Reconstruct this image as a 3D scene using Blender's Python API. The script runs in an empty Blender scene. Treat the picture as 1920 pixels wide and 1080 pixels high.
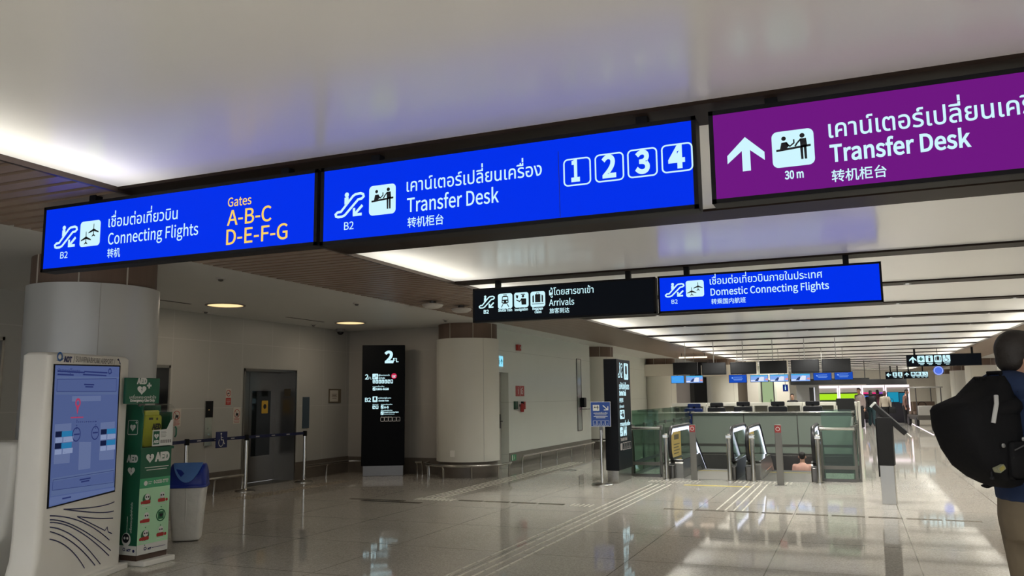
import bpy, math, random, os
from mathutils import Matrix, Vector
from mathutils.geometry import tessellate_polygon
PI = math.pi
scene = bpy.context.scene
COL = scene.collection

# ---------------------------------------------------------------- camera
cam = bpy.data.objects.new('camera', bpy.data.cameras.new('camera'))
COL.objects.link(cam)
cam.data.sensor_width = 36.0
cam.data.lens = 36.0 * 1526.0 / 1920.0
cam.data.clip_end = 300
cam.matrix_world = Matrix(((0.92303571, 0.06219775, 0.37965317, 0.0),
                           (0.38453195, -0.11877898, -0.915438, 0.0),
                           (-0.01184336, 0.99097073, -0.13355426, 1.5),
                           (0, 0, 0, 1)))
scene.camera = cam
# ---------------------------------------------------------------- view, world
scene.view_settings.view_transform = 'Standard'
scene.view_settings.look = 'None'
scene.view_settings.gamma = 1.0
scene.view_settings.exposure = 0.0
scene.cycles.use_denoising = True
scene.cycles.max_bounces = 8
scene.cycles.caustics_reflective = False
scene.cycles.caustics_refractive = False
scene.cycles.sample_clamp_indirect = 6.0
w = bpy.data.worlds.new('terminal_world'); scene.world = w; w.use_nodes = True
w.node_tree.nodes['Background'].inputs[0].default_value = (0.92, 0.96, 1.0, 1)
w.node_tree.nodes['Background'].inputs[1].default_value = 1.0

H = 2.95                 # ceiling height
XL, XR = -4.58, 3.45     # edges of the luminous ceiling
BEAM_Y = [-3.9, -1.28, 1.34, 4.0, 6.45, 9.16] + [11.82 + 2.62 * i for i in range(18)]
BEAM_W = [.33, .33, .33, .33, .38, .29] + [.32] * 18

def area_light(name, loc, size, size_y, power, color, rot):
    l = bpy.data.lights.new(name, 'AREA'); l.shape = 'RECTANGLE'
    l.size = size; l.size_y = size_y; l.energy = power; l.color = color
    o = bpy.data.objects.new(name, l); COL.objects.link(o); o.location = loc; o.rotation_euler = rot
    return o

# lamps in the ceiling void behind the translucent stretched ceiling, along both of its ends, one pair per bay
for i in range(len(BEAM_Y) - 1):
    y0 = BEAM_Y[i] + BEAM_W[i]; y1 = BEAM_Y[i + 1]
    for x in (XL + .24, XR - .24):
        area_light('edge_lamp', (x, (y0 + y1) / 2, 3.36), .12, y1 - y0 - .1, 15.0, (1.0, .97, .91), (0, 0, 0))

# ---------------------------------------------------------------- materials
def socket(n, *names):
    for k in names:
        if k in n.inputs: return n.inputs[k]
_m = {}
def mat(name, color, rough=.5, metal=0.0, noise=0.0, scale=8.0, bump=0.0, coat=0.0, emit=None, strength=0.0, alpha=1.0, spec=.5, trans=0.0, ior=1.45):
    if name in _m: return _m[name]
    m = bpy.data.materials.new(name); m.use_nodes = True
    nt = m.node_tree; b = nt.nodes['Principled BSDF']
    c = (*color, 1)
    b.inputs['Base Color'].default_value = c
    b.inputs['Roughness'].default_value = rough
    b.inputs['Metallic'].default_value = metal
    b.inputs['IOR'].default_value = ior
    socket(b, 'Specular IOR Level', 'Specular').default_value = spec
    socket(b, 'Coat Weight', 'Clearcoat').default_value = coat
    socket(b, 'Transmission Weight', 'Transmission').default_value = trans
    b.inputs['Alpha'].default_value = alpha
    if emit:
        b.inputs['Emission Color'].default_value = (*emit, 1)
        b.inputs['Emission Strength'].default_value = strength
    if noise or bump:
        tc = nt.nodes.new('ShaderNodeTexCoord'); n = nt.nodes.new('ShaderNodeTexNoise')
        n.inputs['Scale'].default_value = scale; n.inputs['Detail'].default_value = 5
        nt.links.new(tc.outputs['Object'], n.inputs['Vector'])
        if noise:
            mx = nt.nodes.new('ShaderNodeMixRGB')
            mx.inputs[1].default_value = tuple(max(0, x * (1 - noise)) for x in color) + (1,)
            mx.inputs[2].default_value = tuple(min(1, x * (1 + noise)) for x in color) + (1,)
            nt.links.new(n.outputs['Fac'], mx.inputs[0]); nt.links.new(mx.outputs[0], b.inputs['Base Color'])
        if bump:
            bp = nt.nodes.new('ShaderNodeBump'); bp.inputs['Strength'].default_value = bump; bp.inputs['Distance'].default_value = .01
            nt.links.new(n.outputs['Fac'], bp.inputs['Height']); nt.links.new(bp.outputs[0], b.inputs['Normal'])
    _m[name] = m
    return m

def math_node(nt, op, a, b=None):
    n = nt.nodes.new('ShaderNodeMath'); n.operation = op
    for i, v in enumerate((a, b)):
        if v is None: continue
        if isinstance(v, (int, float)): n.inputs[i].default_value = v
        else: nt.links.new(v, n.inputs[i])
    return n.outputs[0]

def grid_mask(nt, coord, origin, pitch, half):
    """1 on joints of a regular grid along one axis."""
    f = math_node(nt, 'DIVIDE', math_node(nt, 'SUBTRACT', coord, origin), pitch)
    f = math_node(nt, 'ADD', f, .5)
    f = math_node(nt, 'FRACT', f)
    f = math_node(nt, 'ABSOLUTE', math_node(nt, 'SUBTRACT', f, .5))
    return math_node(nt, 'LESS_THAN', f, half / pitch)

def jointed(name, color, joint, axes, rough=.4, noise=.05, scale=30, coat=0.0, speckle=0.0, spec=.5, metal=0.0):
    """A surface of slabs: axes = [(axis, origin, pitch, halfwidth)]."""
    m = mat(name, color, rough, metal=metal, coat=coat, spec=spec); nt = m.node_tree; b = nt.nodes['Principled BSDF']
    tc = nt.nodes.new('ShaderNodeTexCoord'); sp = nt.nodes.new('ShaderNodeSeparateXYZ')
    nt.links.new(tc.outputs['Object'], sp.inputs[0])
    n = nt.nodes.new('ShaderNodeTexNoise'); n.inputs['Scale'].default_value = scale; n.inputs['Detail'].default_value = 6
    nt.links.new(tc.outputs['Object'], n.inputs['Vector'])
    mx = nt.nodes.new('ShaderNodeMixRGB')
    mx.inputs[1].default_value = tuple(x * (1 - noise) for x in color) + (1,)
    mx.inputs[2].default_value = tuple(min(1, x * (1 + noise)) for x in color) + (1,)
    nt.links.new(n.outputs['Fac'], mx.inputs[0])
    out = mx.outputs[0]
    if speckle:
        v = nt.nodes.new('ShaderNodeTexVoronoi'); v.inputs['Scale'].default_value = 90
        nt.links.new(tc.outputs['Object'], v.inputs['Vector'])
        g = nt.nodes.new('ShaderNodeMixRGB'); g.blend_type = 'MULTIPLY'; g.inputs[0].default_value = speckle
        nt.links.new(out, g.inputs[1]); nt.links.new(v.outputs['Color'], g.inputs[2])
        bw = nt.nodes.new('ShaderNodeRGBToBW'); nt.links.new(v.outputs['Color'], bw.inputs[0])
        rr = nt.nodes.new('ShaderNodeMapRange'); rr.inputs[3].default_value = .65; rr.inputs[4].default_value = 1.25
        nt.links.new(bw.outputs[0], rr.inputs[0]); nt.links.new(rr.outputs[0], g.inputs[2])
        out = g.outputs[0]
    mask = None
    for ax, o, p, h in axes:
        k = grid_mask(nt, sp.outputs[ax], o, p, h)
        mask = k if mask is None else math_node(nt, 'MAXIMUM', mask, k)
    j = nt.nodes.new('ShaderNodeMixRGB'); j.inputs[2].default_value = (*joint, 1)
    nt.links.new(mask, j.inputs[0]); nt.links.new(out, j.inputs[1]); nt.links.new(j.outputs[0], b.inputs['Base Color'])
    return m

def wood(name, c0, c1, rough=.4, axis=0, spec=.5):
    m = mat(name, c0, rough, spec=spec); nt = m.node_tree; b = nt.nodes['Principled BSDF']
    tc = nt.nodes.new('ShaderNodeTexCoord'); mp = nt.nodes.new('ShaderNodeMapping')
    s = [14, 14, 14]; s[axis] = .7
    mp.inputs['Scale'].default_value = s
    n = nt.nodes.new('ShaderNodeTexNoise'); n.inputs['Scale'].default_value = 2.0; n.inputs['Detail'].default_value = 6
    mx = nt.nodes.new('ShaderNodeMixRGB'); mx.inputs[1].default_value = (*c0, 1); mx.inputs[2].default_value = (*c1, 1)
    nt.links.new(tc.outputs['Object'], mp.inputs[0]); nt.links.new(mp.outputs[0], n.inputs['Vector'])
    nt.links.new(n.outputs['Fac'], mx.inputs[0]); nt.links.new(mx.outputs[0], b.inputs['Base Color'])
    return m

def glow(name, color, strength=1.0, base=(.002, .002, .002), rough=.55):
    return mat(name, base, rough, emit=color, strength=strength, spec=.02)

STEEL = mat('brushed_steel', (.50, .49, .46), .27, 1.0, noise=.06, scale=40)
DSTEEL = mat('dark_steel', (.16, .155, .15), .32, 1.0, noise=.08, scale=30)
CHROME = mat('polished_steel', (.72, .72, .70), .10, 1.0)
BLACK = mat('black_casing', (.010, .010, .012), .5, spec=.15)
MATTBLACK = mat('matt_black', (.010, .010, .011), .6, noise=.2, scale=20)
BEAMBROWN = wood('dark_brown_beam', (.020, .013, .010), (.030, .019, .014), .5, 0, .12)
SLATBROWN = wood('brown_slat_wood', (.27, .195, .15), (.36, .27, .21), .33, 0)
RINGBROWN = wood('brown_band_wood', (.135, .088, .065), (.18, .12, .09), .5, 2)
GAPBROWN = mat('slat_backing', (.016, .010, .008), .8)
CREAM = mat('cream_paint', (.74, .70, .62), .45, noise=.03, scale=5)
WHITEPAINT = mat('white_paint', (.80, .78, .73), .5, noise=.02, scale=3)
PLASTICWHITE = mat('white_plastic', (.92, .90, .84), .35, noise=.02, scale=6)
GLASS = mat('green_glass', (.62, .80, .72), .02, trans=1.0, ior=1.05, alpha=1.0)
SIGNBLUE = glow('sign_blue', (0.000, .030, .84), 1.0)
SIGNPURPLE = glow('sign_purple', (.155, .008, .215), 1.0)
SIGNBLACK = glow('sign_black', (.003, .004, .006), 1.0, base=(.004, .004, .004), rough=.6)
LIT = glow('lit_white', (.62, .92, 1.0), 1.0)
LITDIM = glow('lit_dim', (.42, .38, .33), .6)
LITYELLOW = glow('lit_yellow', (1.0, .66, .11), 1.0)
INK = mat('black_ink', (.008, .009, .014), .5)

# ---------------------------------------------------------------- mesh building
class MB:
    def __init__(s): s.v = []; s.f = []
    def add(s, vs, fs):
        k = len(s.v); s.v += [tuple(p) for p in vs]; s.f += [tuple(i + k for i in q) for q in fs]; return s
    def box(s, x0, x1, y0, y1, z0, z1):
        if x0 > x1: x0, x1 = x1, x0
        if y0 > y1: y0, y1 = y1, y0
        if z0 > z1: z0, z1 = z1, z0
        return s.add([(x0, y0, z0), (x1, y0, z0), (x1, y1, z0), (x0, y1, z0), (x0, y0, z1), (x1, y0, z1), (x1, y1, z1), (x0, y1, z1)],
                     [(3, 2, 1, 0), (4, 5, 6, 7), (0, 1, 5, 4), (1, 2, 6, 5), (2, 3, 7, 6), (3, 0, 4, 7)])
    def prism(s, poly, axis, c0, c1):
        """Extrude a polygon: axis 'x': (y,z), 'y': (x,z), 'z': (x,y)."""
        n = len(poly)
        def P(a, b, c): return {'x': (c, a, b), 'y': (a, c, b), 'z': (a, b, c)}[axis]
        vs = [P(a, b, c0) for a, b in poly] + [P(a, b, c1) for a, b in poly]
        area = sum(poly[i][0] * poly[(i + 1) % n][1] - poly[(i + 1) % n][0] * poly[i][1] for i in range(n))
        flip = (area > 0) ^ (axis == 'y') ^ (c1 < c0)
        cap0 = tuple(range(n)); cap1 = tuple(range(n, 2 * n))
        sides = [(i, (i + 1) % n, n + (i + 1) % n, n + i) for i in range(n)]
        if flip: fs = [cap0[::-1], cap1] + sides
        else: fs = [cap0, cap1[::-1]] + [q[::-1] for q in sides]
        return s.add(vs, fs)
    def loft(s, rings, cap=True, closed=False):
        n = len(rings[0]); vs = [p for r in rings for p in r]; fs = []
        m = len(rings)
        for j in range(m if closed else m - 1):
            for i in range(n):
                a = j * n + i; b = j * n + (i + 1) % n; k = (j + 1) % m
                fs.append((a, b, k * n + (i + 1) % n, k * n + i))
        if cap and not closed:
            fs.append(tuple(range(n))[::-1]); fs.append(tuple(range((m - 1) * n, m * n)))
        return s.add(vs, fs)
    def tube(s, path, r, n=10, cap=True, closed=False, flat=1.0):
        """Round (or flattened) tube along a path with parallel-transported frames."""
        path = [Vector(p) for p in path]; m = len(path)
        rs = r if isinstance(r, (list, tuple)) else [r] * m
        rings = []; up = None
        for i, p in enumerate(path):
            if closed: t = path[(i + 1) % m] - path[i - 1]
            else: t = path[min(i + 1, m - 1)] - path[max(i - 1, 0)]
            t.normalize()
            if up is None:
                up = Vector((0, 0, 1)) if abs(t.z) < .9 else Vector((0, 1, 0))
            a = t.cross(up)
            if a.length < 1e-5: a = t.orthogonal()
            a.normalize(); b = a.cross(t); up = b
            rings.append([tuple(p + a * (math.cos(q) * rs[i]) + b * (math.sin(q) * rs[i] * flat)) for q in [2 * PI * k / n for k in range(n)]])
        return s.loft(rings, cap, closed)
    def cyl(s, p0, p1, r0, r1=None, n=20): return s.tube([p0, p1], [r0, r0 if r1 is None else r1], n)
    def lathe(s, prof, cx=0, cy=0, n=40, cap=True):
        vs = []; fs = []; m = len(prof)
        for k in range(n):
            c, d = math.cos(2 * PI * k / n), math.sin(2 * PI * k / n)
            vs += [(cx + r * c, cy + r * d, z) for r, z in prof]
        for k in range(n):
            k2 = (k + 1) % n
            for j in range(m - 1):
                fs.append((k * m + j, k2 * m + j, k2 * m + j + 1, k * m + j + 1))
        if cap: fs.append(tuple(k * m + m - 1 for k in range(n))); fs.append(tuple(k * m for k in range(n))[::-1])
        return s.add(vs, fs)
    def ball(s, c, r, n=16, m=10):
        if not isinstance(r, (tuple, list)): r = (r, r, r)
        rings = []
        for j in range(1, m):
            t = PI * j / m
            rings.append([(c[0] + r[0] * math.sin(t) * math.cos(2 * PI * i / n), c[1] + r[1] * math.sin(t) * math.sin(2 * PI * i / n), c[2] - r[2] * math.cos(t)) for i in range(n)])
        return s.loft(rings)
    def shift(s, d): s.v = [(a + d[0], b + d[1], c + d[2]) for a, b, c in s.v]; return s
    def turn(s, ang, axis='Z', about=(0, 0, 0)):
        R = Matrix.Rotation(ang, 3, axis); A = Vector(about)
        s.v = [tuple(R @ (Vector(p) - A) + A) for p in s.v]; return s

def rrect_poly(x0, x1, y0, y1, r, n=5):
    pts = []
    for cx, cy, a in ((x1 - r, y1 - r, 0), (x0 + r, y1 - r, PI / 2), (x0 + r, y0 + r, PI), (x1 - r, y0 + r, 1.5 * PI)):
        for k in range(n + 1):
            t = a + PI / 2 * k / n; pts.append((cx + r * math.cos(t), cy + r * math.sin(t)))
    return pts

def obj(name, mb, m, parent=None, label=None, bevel=0.0, smooth=True, angle=35):
    me = bpy.data.meshes.new(name); me.from_pydata(mb.v, [], mb.f); me.update()
    me.materials.append(m)
    if smooth:
        for p in me.polygons: p.use_smooth = True
        me.set_sharp_from_angle(angle=math.radians(angle))
    o = bpy.data.objects.new(name, me); COL.objects.link(o)
    if parent: o.parent = parent
    if label: o['label'] = label
    if bevel:
        b = o.modifiers.new('bevel', 'BEVEL'); b.width = bevel; b.segments = 2; b.limit_method = 'ANGLE'; b.angle_limit = math.radians(40)
        b.harden_normals = False
    return o
def tag(o, label, cat, group=None, kind=None):
    o['label'] = label; o['category'] = cat
    if group: o['group'] = group
    if kind: o['kind'] = kind
    return o
def thing(name, label, cat, loc=(0, 0, 0), rotz=0.0, group=None):
    o = bpy.data.objects.new(name, None); COL.objects.link(o); o.empty_display_size = .1
    o.location = loc; o.rotation_euler = (0, 0, rotz)
    return tag(o, label, cat, group)
def struct(name, mb, m, parent=None, bevel=0.0, label=None, smooth=True):
    o = obj(name, mb, m, parent, label, bevel, smooth)
    if not parent: o['kind'] = 'structure'
    return o
def copy_thing(t, loc, rotz=None, label=None, group=None):
    r = t.copy(); COL.objects.link(r); r.location = loc
    if rotz is not None: r.rotation_euler = (0, 0, rotz)
    if label: r['label'] = label
    if group: r['group'] = group
    def rec(src, dst):
        for ch in list(src.children):
            c = ch.copy(); COL.objects.link(c); c.parent = dst; rec(ch, c)
    rec(t, r)
    return r

# ---------------------------------------------------------------- lettering
def _font():
    try:
        return bpy.data.fonts.load(os.path.join(bpy.utils.resource_path('LOCAL'), 'datafiles', 'fonts', 'Noto Sans CJK Regular.woff2'))
    except Exception:
        return None
SANS = _font()
_tc = {}
def glyphs(body, bold=0.0):
    """Outline of a run of text as (vertices, faces), 1 unit high em, origin on the baseline."""
    key = (body, bold)
    if key in _tc: return _tc[key]
    cu = bpy.data.curves.new('run', 'FONT'); cu.body = body; cu.size = 1; cu.resolution_u = 4
    if SANS and all(ord(c) < 256 for c in body): cu.font = SANS
    o = bpy.data.objects.new('run', cu); COL.objects.link(o)
    cv = o.to_curve(bpy.context.evaluated_depsgraph_get())
    loops = []
    for sp in cv.splines:                      # every contour filled on its own, so overlapping strokes stay whole
        bp = sp.bezier_points; n = len(bp); pts = []
        for i in range(n):
            p, q = bp[i], bp[(i + 1) % n]
            straight = (p.handle_right - p.co).cross(q.co - p.co).length < 1e-6 and (q.handle_left - q.co).cross(q.co - p.co).length < 1e-6
            for k in range(1 if straight else 5):
                u = k / 5; v = 1 - u
                c = p.co * v ** 3 + p.handle_right * (3 * v * v * u) + q.handle_left * (3 * v * u * u) + q.co * u ** 3
                if not pts or abs(pts[-1][0] - c.x) + abs(pts[-1][1] - c.y) > 1e-6: pts.append((c.x, c.y))
        if len(pts) > 2: loops.append(pts)
    def area(p): return sum(p[i][0] * p[(i + 1) % len(p)][1] - p[(i + 1) % len(p)][0] * p[i][1] for i in range(len(p))) / 2
    def inside(pt, p):
        r = False; x, y = pt
        for i in range(len(p)):
            (x0, y0), (x1, y1) = p[i], p[i - 1]
            if (y0 > y) != (y1 > y) and x < (x1 - x0) * (y - y0) / (y1 - y0) + x0: r = not r
        return r
    r0 = ([], [])
    if loops:
        big = max(loops, key=lambda p: abs(area(p))); sg = 1 if area(big) > 0 else -1
        def thicken(p):                        # heavier weight: every contour pushed away from the ink
            n = len(p); q = []
            for i in range(n):
                (x0, y0), (x1, y1), (x2, y2) = p[i - 1], p[i], p[(i + 1) % n]
                l1 = math.hypot(x1 - x0, y1 - y0) or 1e-9; l2 = math.hypot(x2 - x1, y2 - y1) or 1e-9
                n1 = ((y1 - y0) / l1, -(x1 - x0) / l1); n2 = ((y2 - y1) / l2, -(x2 - x1) / l2)
                k = bold * sg / max(.45, 1 + n1[0] * n2[0] + n1[1] * n2[1])
                q.append((x1 + (n1[0] + n2[0]) * k, y1 + (n1[1] + n2[1]) * k))
            return q
        if bold: loops = [thicken(p) for p in loops]
        outs = [p for p in loops if area(p) * sg > 0]; holes = [p for p in loops if area(p) * sg < 0]
        own = {i: [] for i in range(len(outs))}
        for h in holes:
            c = [i for i in range(len(outs)) if inside(h[0], outs[i])]
            if c: own[min(c, key=lambda i: abs(area(outs[i])))].append(h)
        for i, p in enumerate(outs):
            polys = [p] + own[i]; flat = [q for pl in polys for q in pl]
            tris = tessellate_polygon([[Vector((x, y, 0)) for x, y in pl] for pl in polys])
            k = len(r0[0]); r0[0].extend(flat); r0[1].extend(tuple(k + j for j in t) for t in tris)
    o.to_curve_clear()
    r = r0
    bpy.data.objects.remove(o); bpy.data.curves.remove(cu)
    _tc[key] = r
    return r
def advance(pre):
    if not pre: return 0.0
    return max(x for x, y in glyphs(pre + 'ก')[0]) - max(x for x, y in glyphs('ก')[0])
UPPER = set('ัิีึืํ'); TONES = set('่้๊๋์')
def stroke2d(pts, wd, closed=False):
    """A mitred ribbon along a polyline."""
    n = len(pts); h = wd / 2; vs = []; fs = []
    for i in range(n):
        ts = []
        for j, k in ((i - 1, i), (i, i + 1)):
            if not closed and (j < 0 or k >= n): continue
            (x0, y0), (x1, y1) = pts[j % n], pts[k % n]; L = math.hypot(x1 - x0, y1 - y0)
            if L > 1e-9: ts.append((-(y1 - y0) / L, (x1 - x0) / L))
        if len(ts) == 1: m = (ts[0][0] * h, ts[0][1] * h)
        else:
            k = h / max(.35, 1 + ts[0][0] * ts[1][0] + ts[0][1] * ts[1][1]); m = ((ts[0][0] + ts[1][0]) * k, (ts[0][1] + ts[1][1]) * k)
        vs += [(pts[i][0] + m[0], pts[i][1] + m[1]), (pts[i][0] - m[0], pts[i][1] - m[1])]
    for i in range(n if closed else n - 1):
        j = (i + 1) % n; fs.append((2 * i, 2 * i + 1, 2 * j + 1, 2 * j))
    return vs, fs
def text2d(body, bold=0.0):
    vs = []; fs = []
    def put(g, dx, dy=0.0):
        k = len(vs); vs.extend((x + dx, y + dy) for x, y in g[0]); fs.extend(tuple(i + k for i in q) for q in g[1])
    if not any(0x0E00 <= ord(c) < 0x0E80 for c in body):
        put(glyphs(body, bold), 0); return vs, fs
    pre = ''; run = ''; x0 = 0.0; prev = ''
    def flush():
        nonlocal run
        if run: put(glyphs(run, bold), x0)
        run = ''
    for c in body:
        if c in TONES and prev in UPPER:
            flush(); pre += c; x0 = advance(pre)
            put(glyphs(c, bold), x0 + .0, .20)
        else:
            if not run: x0 = advance(pre)
            run += c; pre += c
        prev = c
    flush()
    return vs, fs

class Decal:
    """Flat marks on a front face (local -y): shapes in the surface's own u, v metres."""
    def __init__(s, ou=0.0, ov=0.0): s.v = []; s.f = []; s.o = (ou, ov); s.runs = []
    def raw(s, vs, fs):
        k = len(s.v); s.v += [(a - s.o[0], b - s.o[1]) for a, b in vs]; s.f += [tuple(i + k for i in q) for q in fs]; return s
    def poly(s, pts): return s.raw(pts, [tuple(range(len(pts)))])
    def rect(s, a, b): return s.poly([(a[0], a[1]), (b[0], a[1]), (b[0], b[1]), (a[0], b[1])])
    def rrect(s, a, b, r): return s.poly(rrect_poly(a[0], b[0], a[1], b[1], r))
    def disc(s, c, r, n=24, e=1.0): return s.poly([(c[0] + r * math.cos(2 * PI * k / n), c[1] + r * e * math.sin(2 * PI * k / n)) for k in range(n)])
    def line(s, pts, wd, closed=False): return s.raw(*stroke2d(pts, wd, closed))
    def ring(s, c, r, wd, n=28): return s.line([(c[0] + r * math.cos(2 * PI * k / n), c[1] + r * math.sin(2 * PI * k / n)) for k in range(n)], wd, True)
    def frame(s, a, b, r, wd): return s.line(rrect_poly(a[0], b[0], a[1], b[1], r), wd, True)
    def text(s, body, a, u1=None, h=None, bold=0.0, center=False, ys=1.0, rot=False, ch=None):
        """Baseline-left at a; fitted to end at u1, or set in cap height h."""
        vs, fs = text2d(body, bold)
        x0 = min(x for x, y in vs); x1 = max(x for x, y in vs)
        k = (u1 - a[0]) / (x1 - x0) if u1 is not None else h / .72
        if ch: ys = ch / (k * max(y for x, y in text2d('H', bold)[0]))
        off = -x0 * k - ((x1 - x0) * k / 2 if center else 0)
        if any(0x0E00 <= ord(c) < 0x0E80 for c in body): nm = 'thai_lettering'
        elif any(ord(c) > 0x2E80 for c in body): nm = 'chinese_lettering'
        elif body.isdigit() and len(body) == 1: nm = 'number'
        else: nm = 'english_lettering'
        if rot: q = [(a[0] - y * k * ys, a[1] + x * k + off) for x, y in vs]
        else: q = [(a[0] + x * k + off, a[1] + y * k * ys) for x, y in vs]
        s.runs.append((nm, [(x - s.o[0], y - s.o[1]) for x, y in q], fs)); return s
    def build(s, name, m, parent, y, label=None):
        for nm, vs, fs in s.runs:              # every line of writing is a part of its own
            e = Decal(); e.v = vs; e.f = fs; o = e.build(nm, m, parent, y, label)
        if not s.f: return o
        me = bpy.data.meshes.new(name)
        me.from_pydata([(u, y, v) for u, v in s.v], [], s.f); me.update(); me.materials.append(m)
        o = bpy.data.objects.new(name, me); COL.objects.link(o); o.parent = parent
        if label: o['label'] = label
        return o

class Box:
    """Maps icon space (0..1) into a box given by lower-left and upper-right."""
    def __init__(s, d, a, b): s.d = d; s.a = a; s.w = b[0] - a[0]; s.h = b[1] - a[1]
    def p(s, x, y): return (s.a[0] + x * s.w, s.a[1] + y * s.h)
    def line(s, pts, wd, closed=False): s.d.line([s.p(*q) for q in pts], wd * s.w, closed)
    def poly(s, pts): s.d.poly([s.p(*q) for q in pts])
    def disc(s, c, r): s.d.disc(s.p(*c), r * s.w)
    def ring(s, c, r, wd): s.d.ring(s.p(*c), r * s.w, wd * s.w)

def ic_escalator(d, a, b):
    B = Box(d, a, b)
    B.disc((.40, .93), .075); B.poly([(.32, .82), (.46, .84), (.47, .66), (.32, .52)])
    B.line([(.10, .03), (.24, .03), (.34, .08), (.80, .68), (.92, .70), (.99, .78), (.97, .88), (.88, .93), (.70, .91), (.62, .85), (.20, .24), (.08, .23), (.01, .15), (.03, .06)], .075, True)
    B.line([(.95, .42), (.70, .10)], .085); B.line([(.66, .34), (.66, .05), (.93, .05)], .085); B.disc((.66, .05), .042)
def plane(B, cx, cy, s):
    B.poly([(cx - .03 * s, cy + .42 * s), (cx, cy + .52 * s), (cx + .03 * s, cy + .42 * s), (cx + .035 * s, cy - .42 * s), (cx - .035 * s, cy - .42 * s)])
    B.poly([(cx, cy + .12 * s), (cx + .48 * s, cy - .14 * s), (cx + .48 * s, cy - .22 * s), (cx, cy - .08 * s), (cx - .48 * s, cy - .22 * s), (cx - .48 * s, cy - .14 * s)])
    B.poly([(cx, cy - .28 * s), (cx + .16 * s, cy - .44 * s), (cx + .16 * s, cy - .50 * s), (cx, cy - .42 * s), (cx - .16 * s, cy - .50 * s), (cx - .16 * s, cy - .44 * s)])
def ic_planes(d, a, b):
    B = Box(d, a, b); plane(B, .32, .34, .52); plane(B, .68, .62, .52)
def ic_desk(d, a, b):
    B = Box(d, a, b)
    B.poly([(.10, .44), (.92, .50), (.92, .56), (.10, .50)])
    B.disc((.29, .79), .055); B.poly([(.19, .50), (.23, .68), (.36, .69), (.42, .58), (.36, .52)])
    B.line([(.34, .66), (.43, .56), (.53, .64), (.53, .74)], .035)
    B.disc((.73, .82), .06); B.poly([(.67, .74), (.82, .74), (.84, .50), (.68, .50)]); B.line([(.69, .72), (.60, .62), (.55, .54)], .04)
    B.poly([(.67, .50), (.735, .50), (.735, .17), (.68, .17)]); B.poly([(.755, .50), (.82, .50), (.82, .17), (.765, .17)])
def ic_train(d, a, b):
    B = Box(d, a, b)
    B.poly([(.30, .80), (.40, .86), (.60, .86), (.70, .80), (.74, .40), (.62, .32), (.38, .32), (.26, .40)])
    B.line([(.36, .30), (.24, .10)], .05); B.line([(.64, .30), (.76, .10)], .05); B.line([(.38, .92), (.62, .92)], .04)
def ic_train_light(d, a, b):
    B = Box(d, a, b)
    B.poly([(.33, .60), (.67, .60), (.65, .76), (.35, .76)]); B.disc((.37, .46), .05); B.disc((.63, .46), .05)
def ic_officer(d, a, b):
    B = Box(d, a, b)
    B.disc((.62, .74), .085); B.poly([(.46, .84), (.78, .84), (.74, .90), (.50, .90)]); B.poly([(.48, .60), (.84, .58), (.84, .18), (.52, .18)])
    B.poly([(.12, .84), (.30, .80), (.26, .62), (.16, .64)]); B.line([(.16, .52), (.38, .40), (.56, .58)], .07); B.line([(.52, .24), (.84, .24)], .06)
def ic_bag(d, a, b):
    B = Box(d, a, b)
    B.poly([(.32, .30), (.68, .30), (.68, .82), (.32, .82)]); B.poly([(.14, .30), (.24, .30), (.24, .78), (.14, .72)]); B.poly([(.76, .30), (.86, .30), (.86, .72), (.76, .78)])
    B.line([(.42, .82), (.42, .90), (.58, .90), (.58, .82)], .035); B.line([(.10, .20), (.90, .20)], .04)
def ic_wheelchair(d, a, b):
    B = Box(d, a, b)
    B.disc((.40, .90), .08); B.line([(.40, .80), (.42, .50), (.68, .48), (.78, .22), (.88, .24)], .07); B.line([(.42, .66), (.64, .64)], .05)
    B.line([(.40 + .27 * math.cos(t), .33 + .27 * math.sin(t)) for t in [PI * .75 + k * PI * 1.3 / 12 for k in range(13)]], .055)
def ic_arrow_up(d, a, b):
    B = Box(d, a, b)
    B.poly([(.5, 1), (0, .50), (0, .26), (.40, .60), (.40, 0), (.62, 0), (.62, .60), (1, .26), (1, .50)])
def ic_arrow_diag(d, a, b):
    B = Box(d, a, b); B.line([(.1, .9), (.78, .2)], .14); B.line([(.25, .12), (.88, .12), (.88, .72)], .14); B.disc((.88, .12), .07)
def ic_figure(d, a, b):
    B = Box(d, a, b); B.disc((.5, .82), .1); B.poly([(.36, .68), (.64, .68), (.62, .12), (.38, .12)])
def ic_heart(d, a, b):
    B = Box(d, a, b)
    pts = []
    for k in range(40):
        t = 2 * PI * k / 40
        pts.append((.5 + .5 * math.sin(t) ** 3, .52 + (13 * math.cos(t) - 5 * math.cos(2 * t) - 2 * math.cos(3 * t) - math.cos(4 * t)) / 33))
    B.poly(pts)
def ic_bolt(d, a, b):
    B = Box(d, a, b); B.poly([(.54, .80), (.36, .50), (.50, .50), (.44, .22), (.64, .56), (.50, .56), (.62, .80)])

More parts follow.
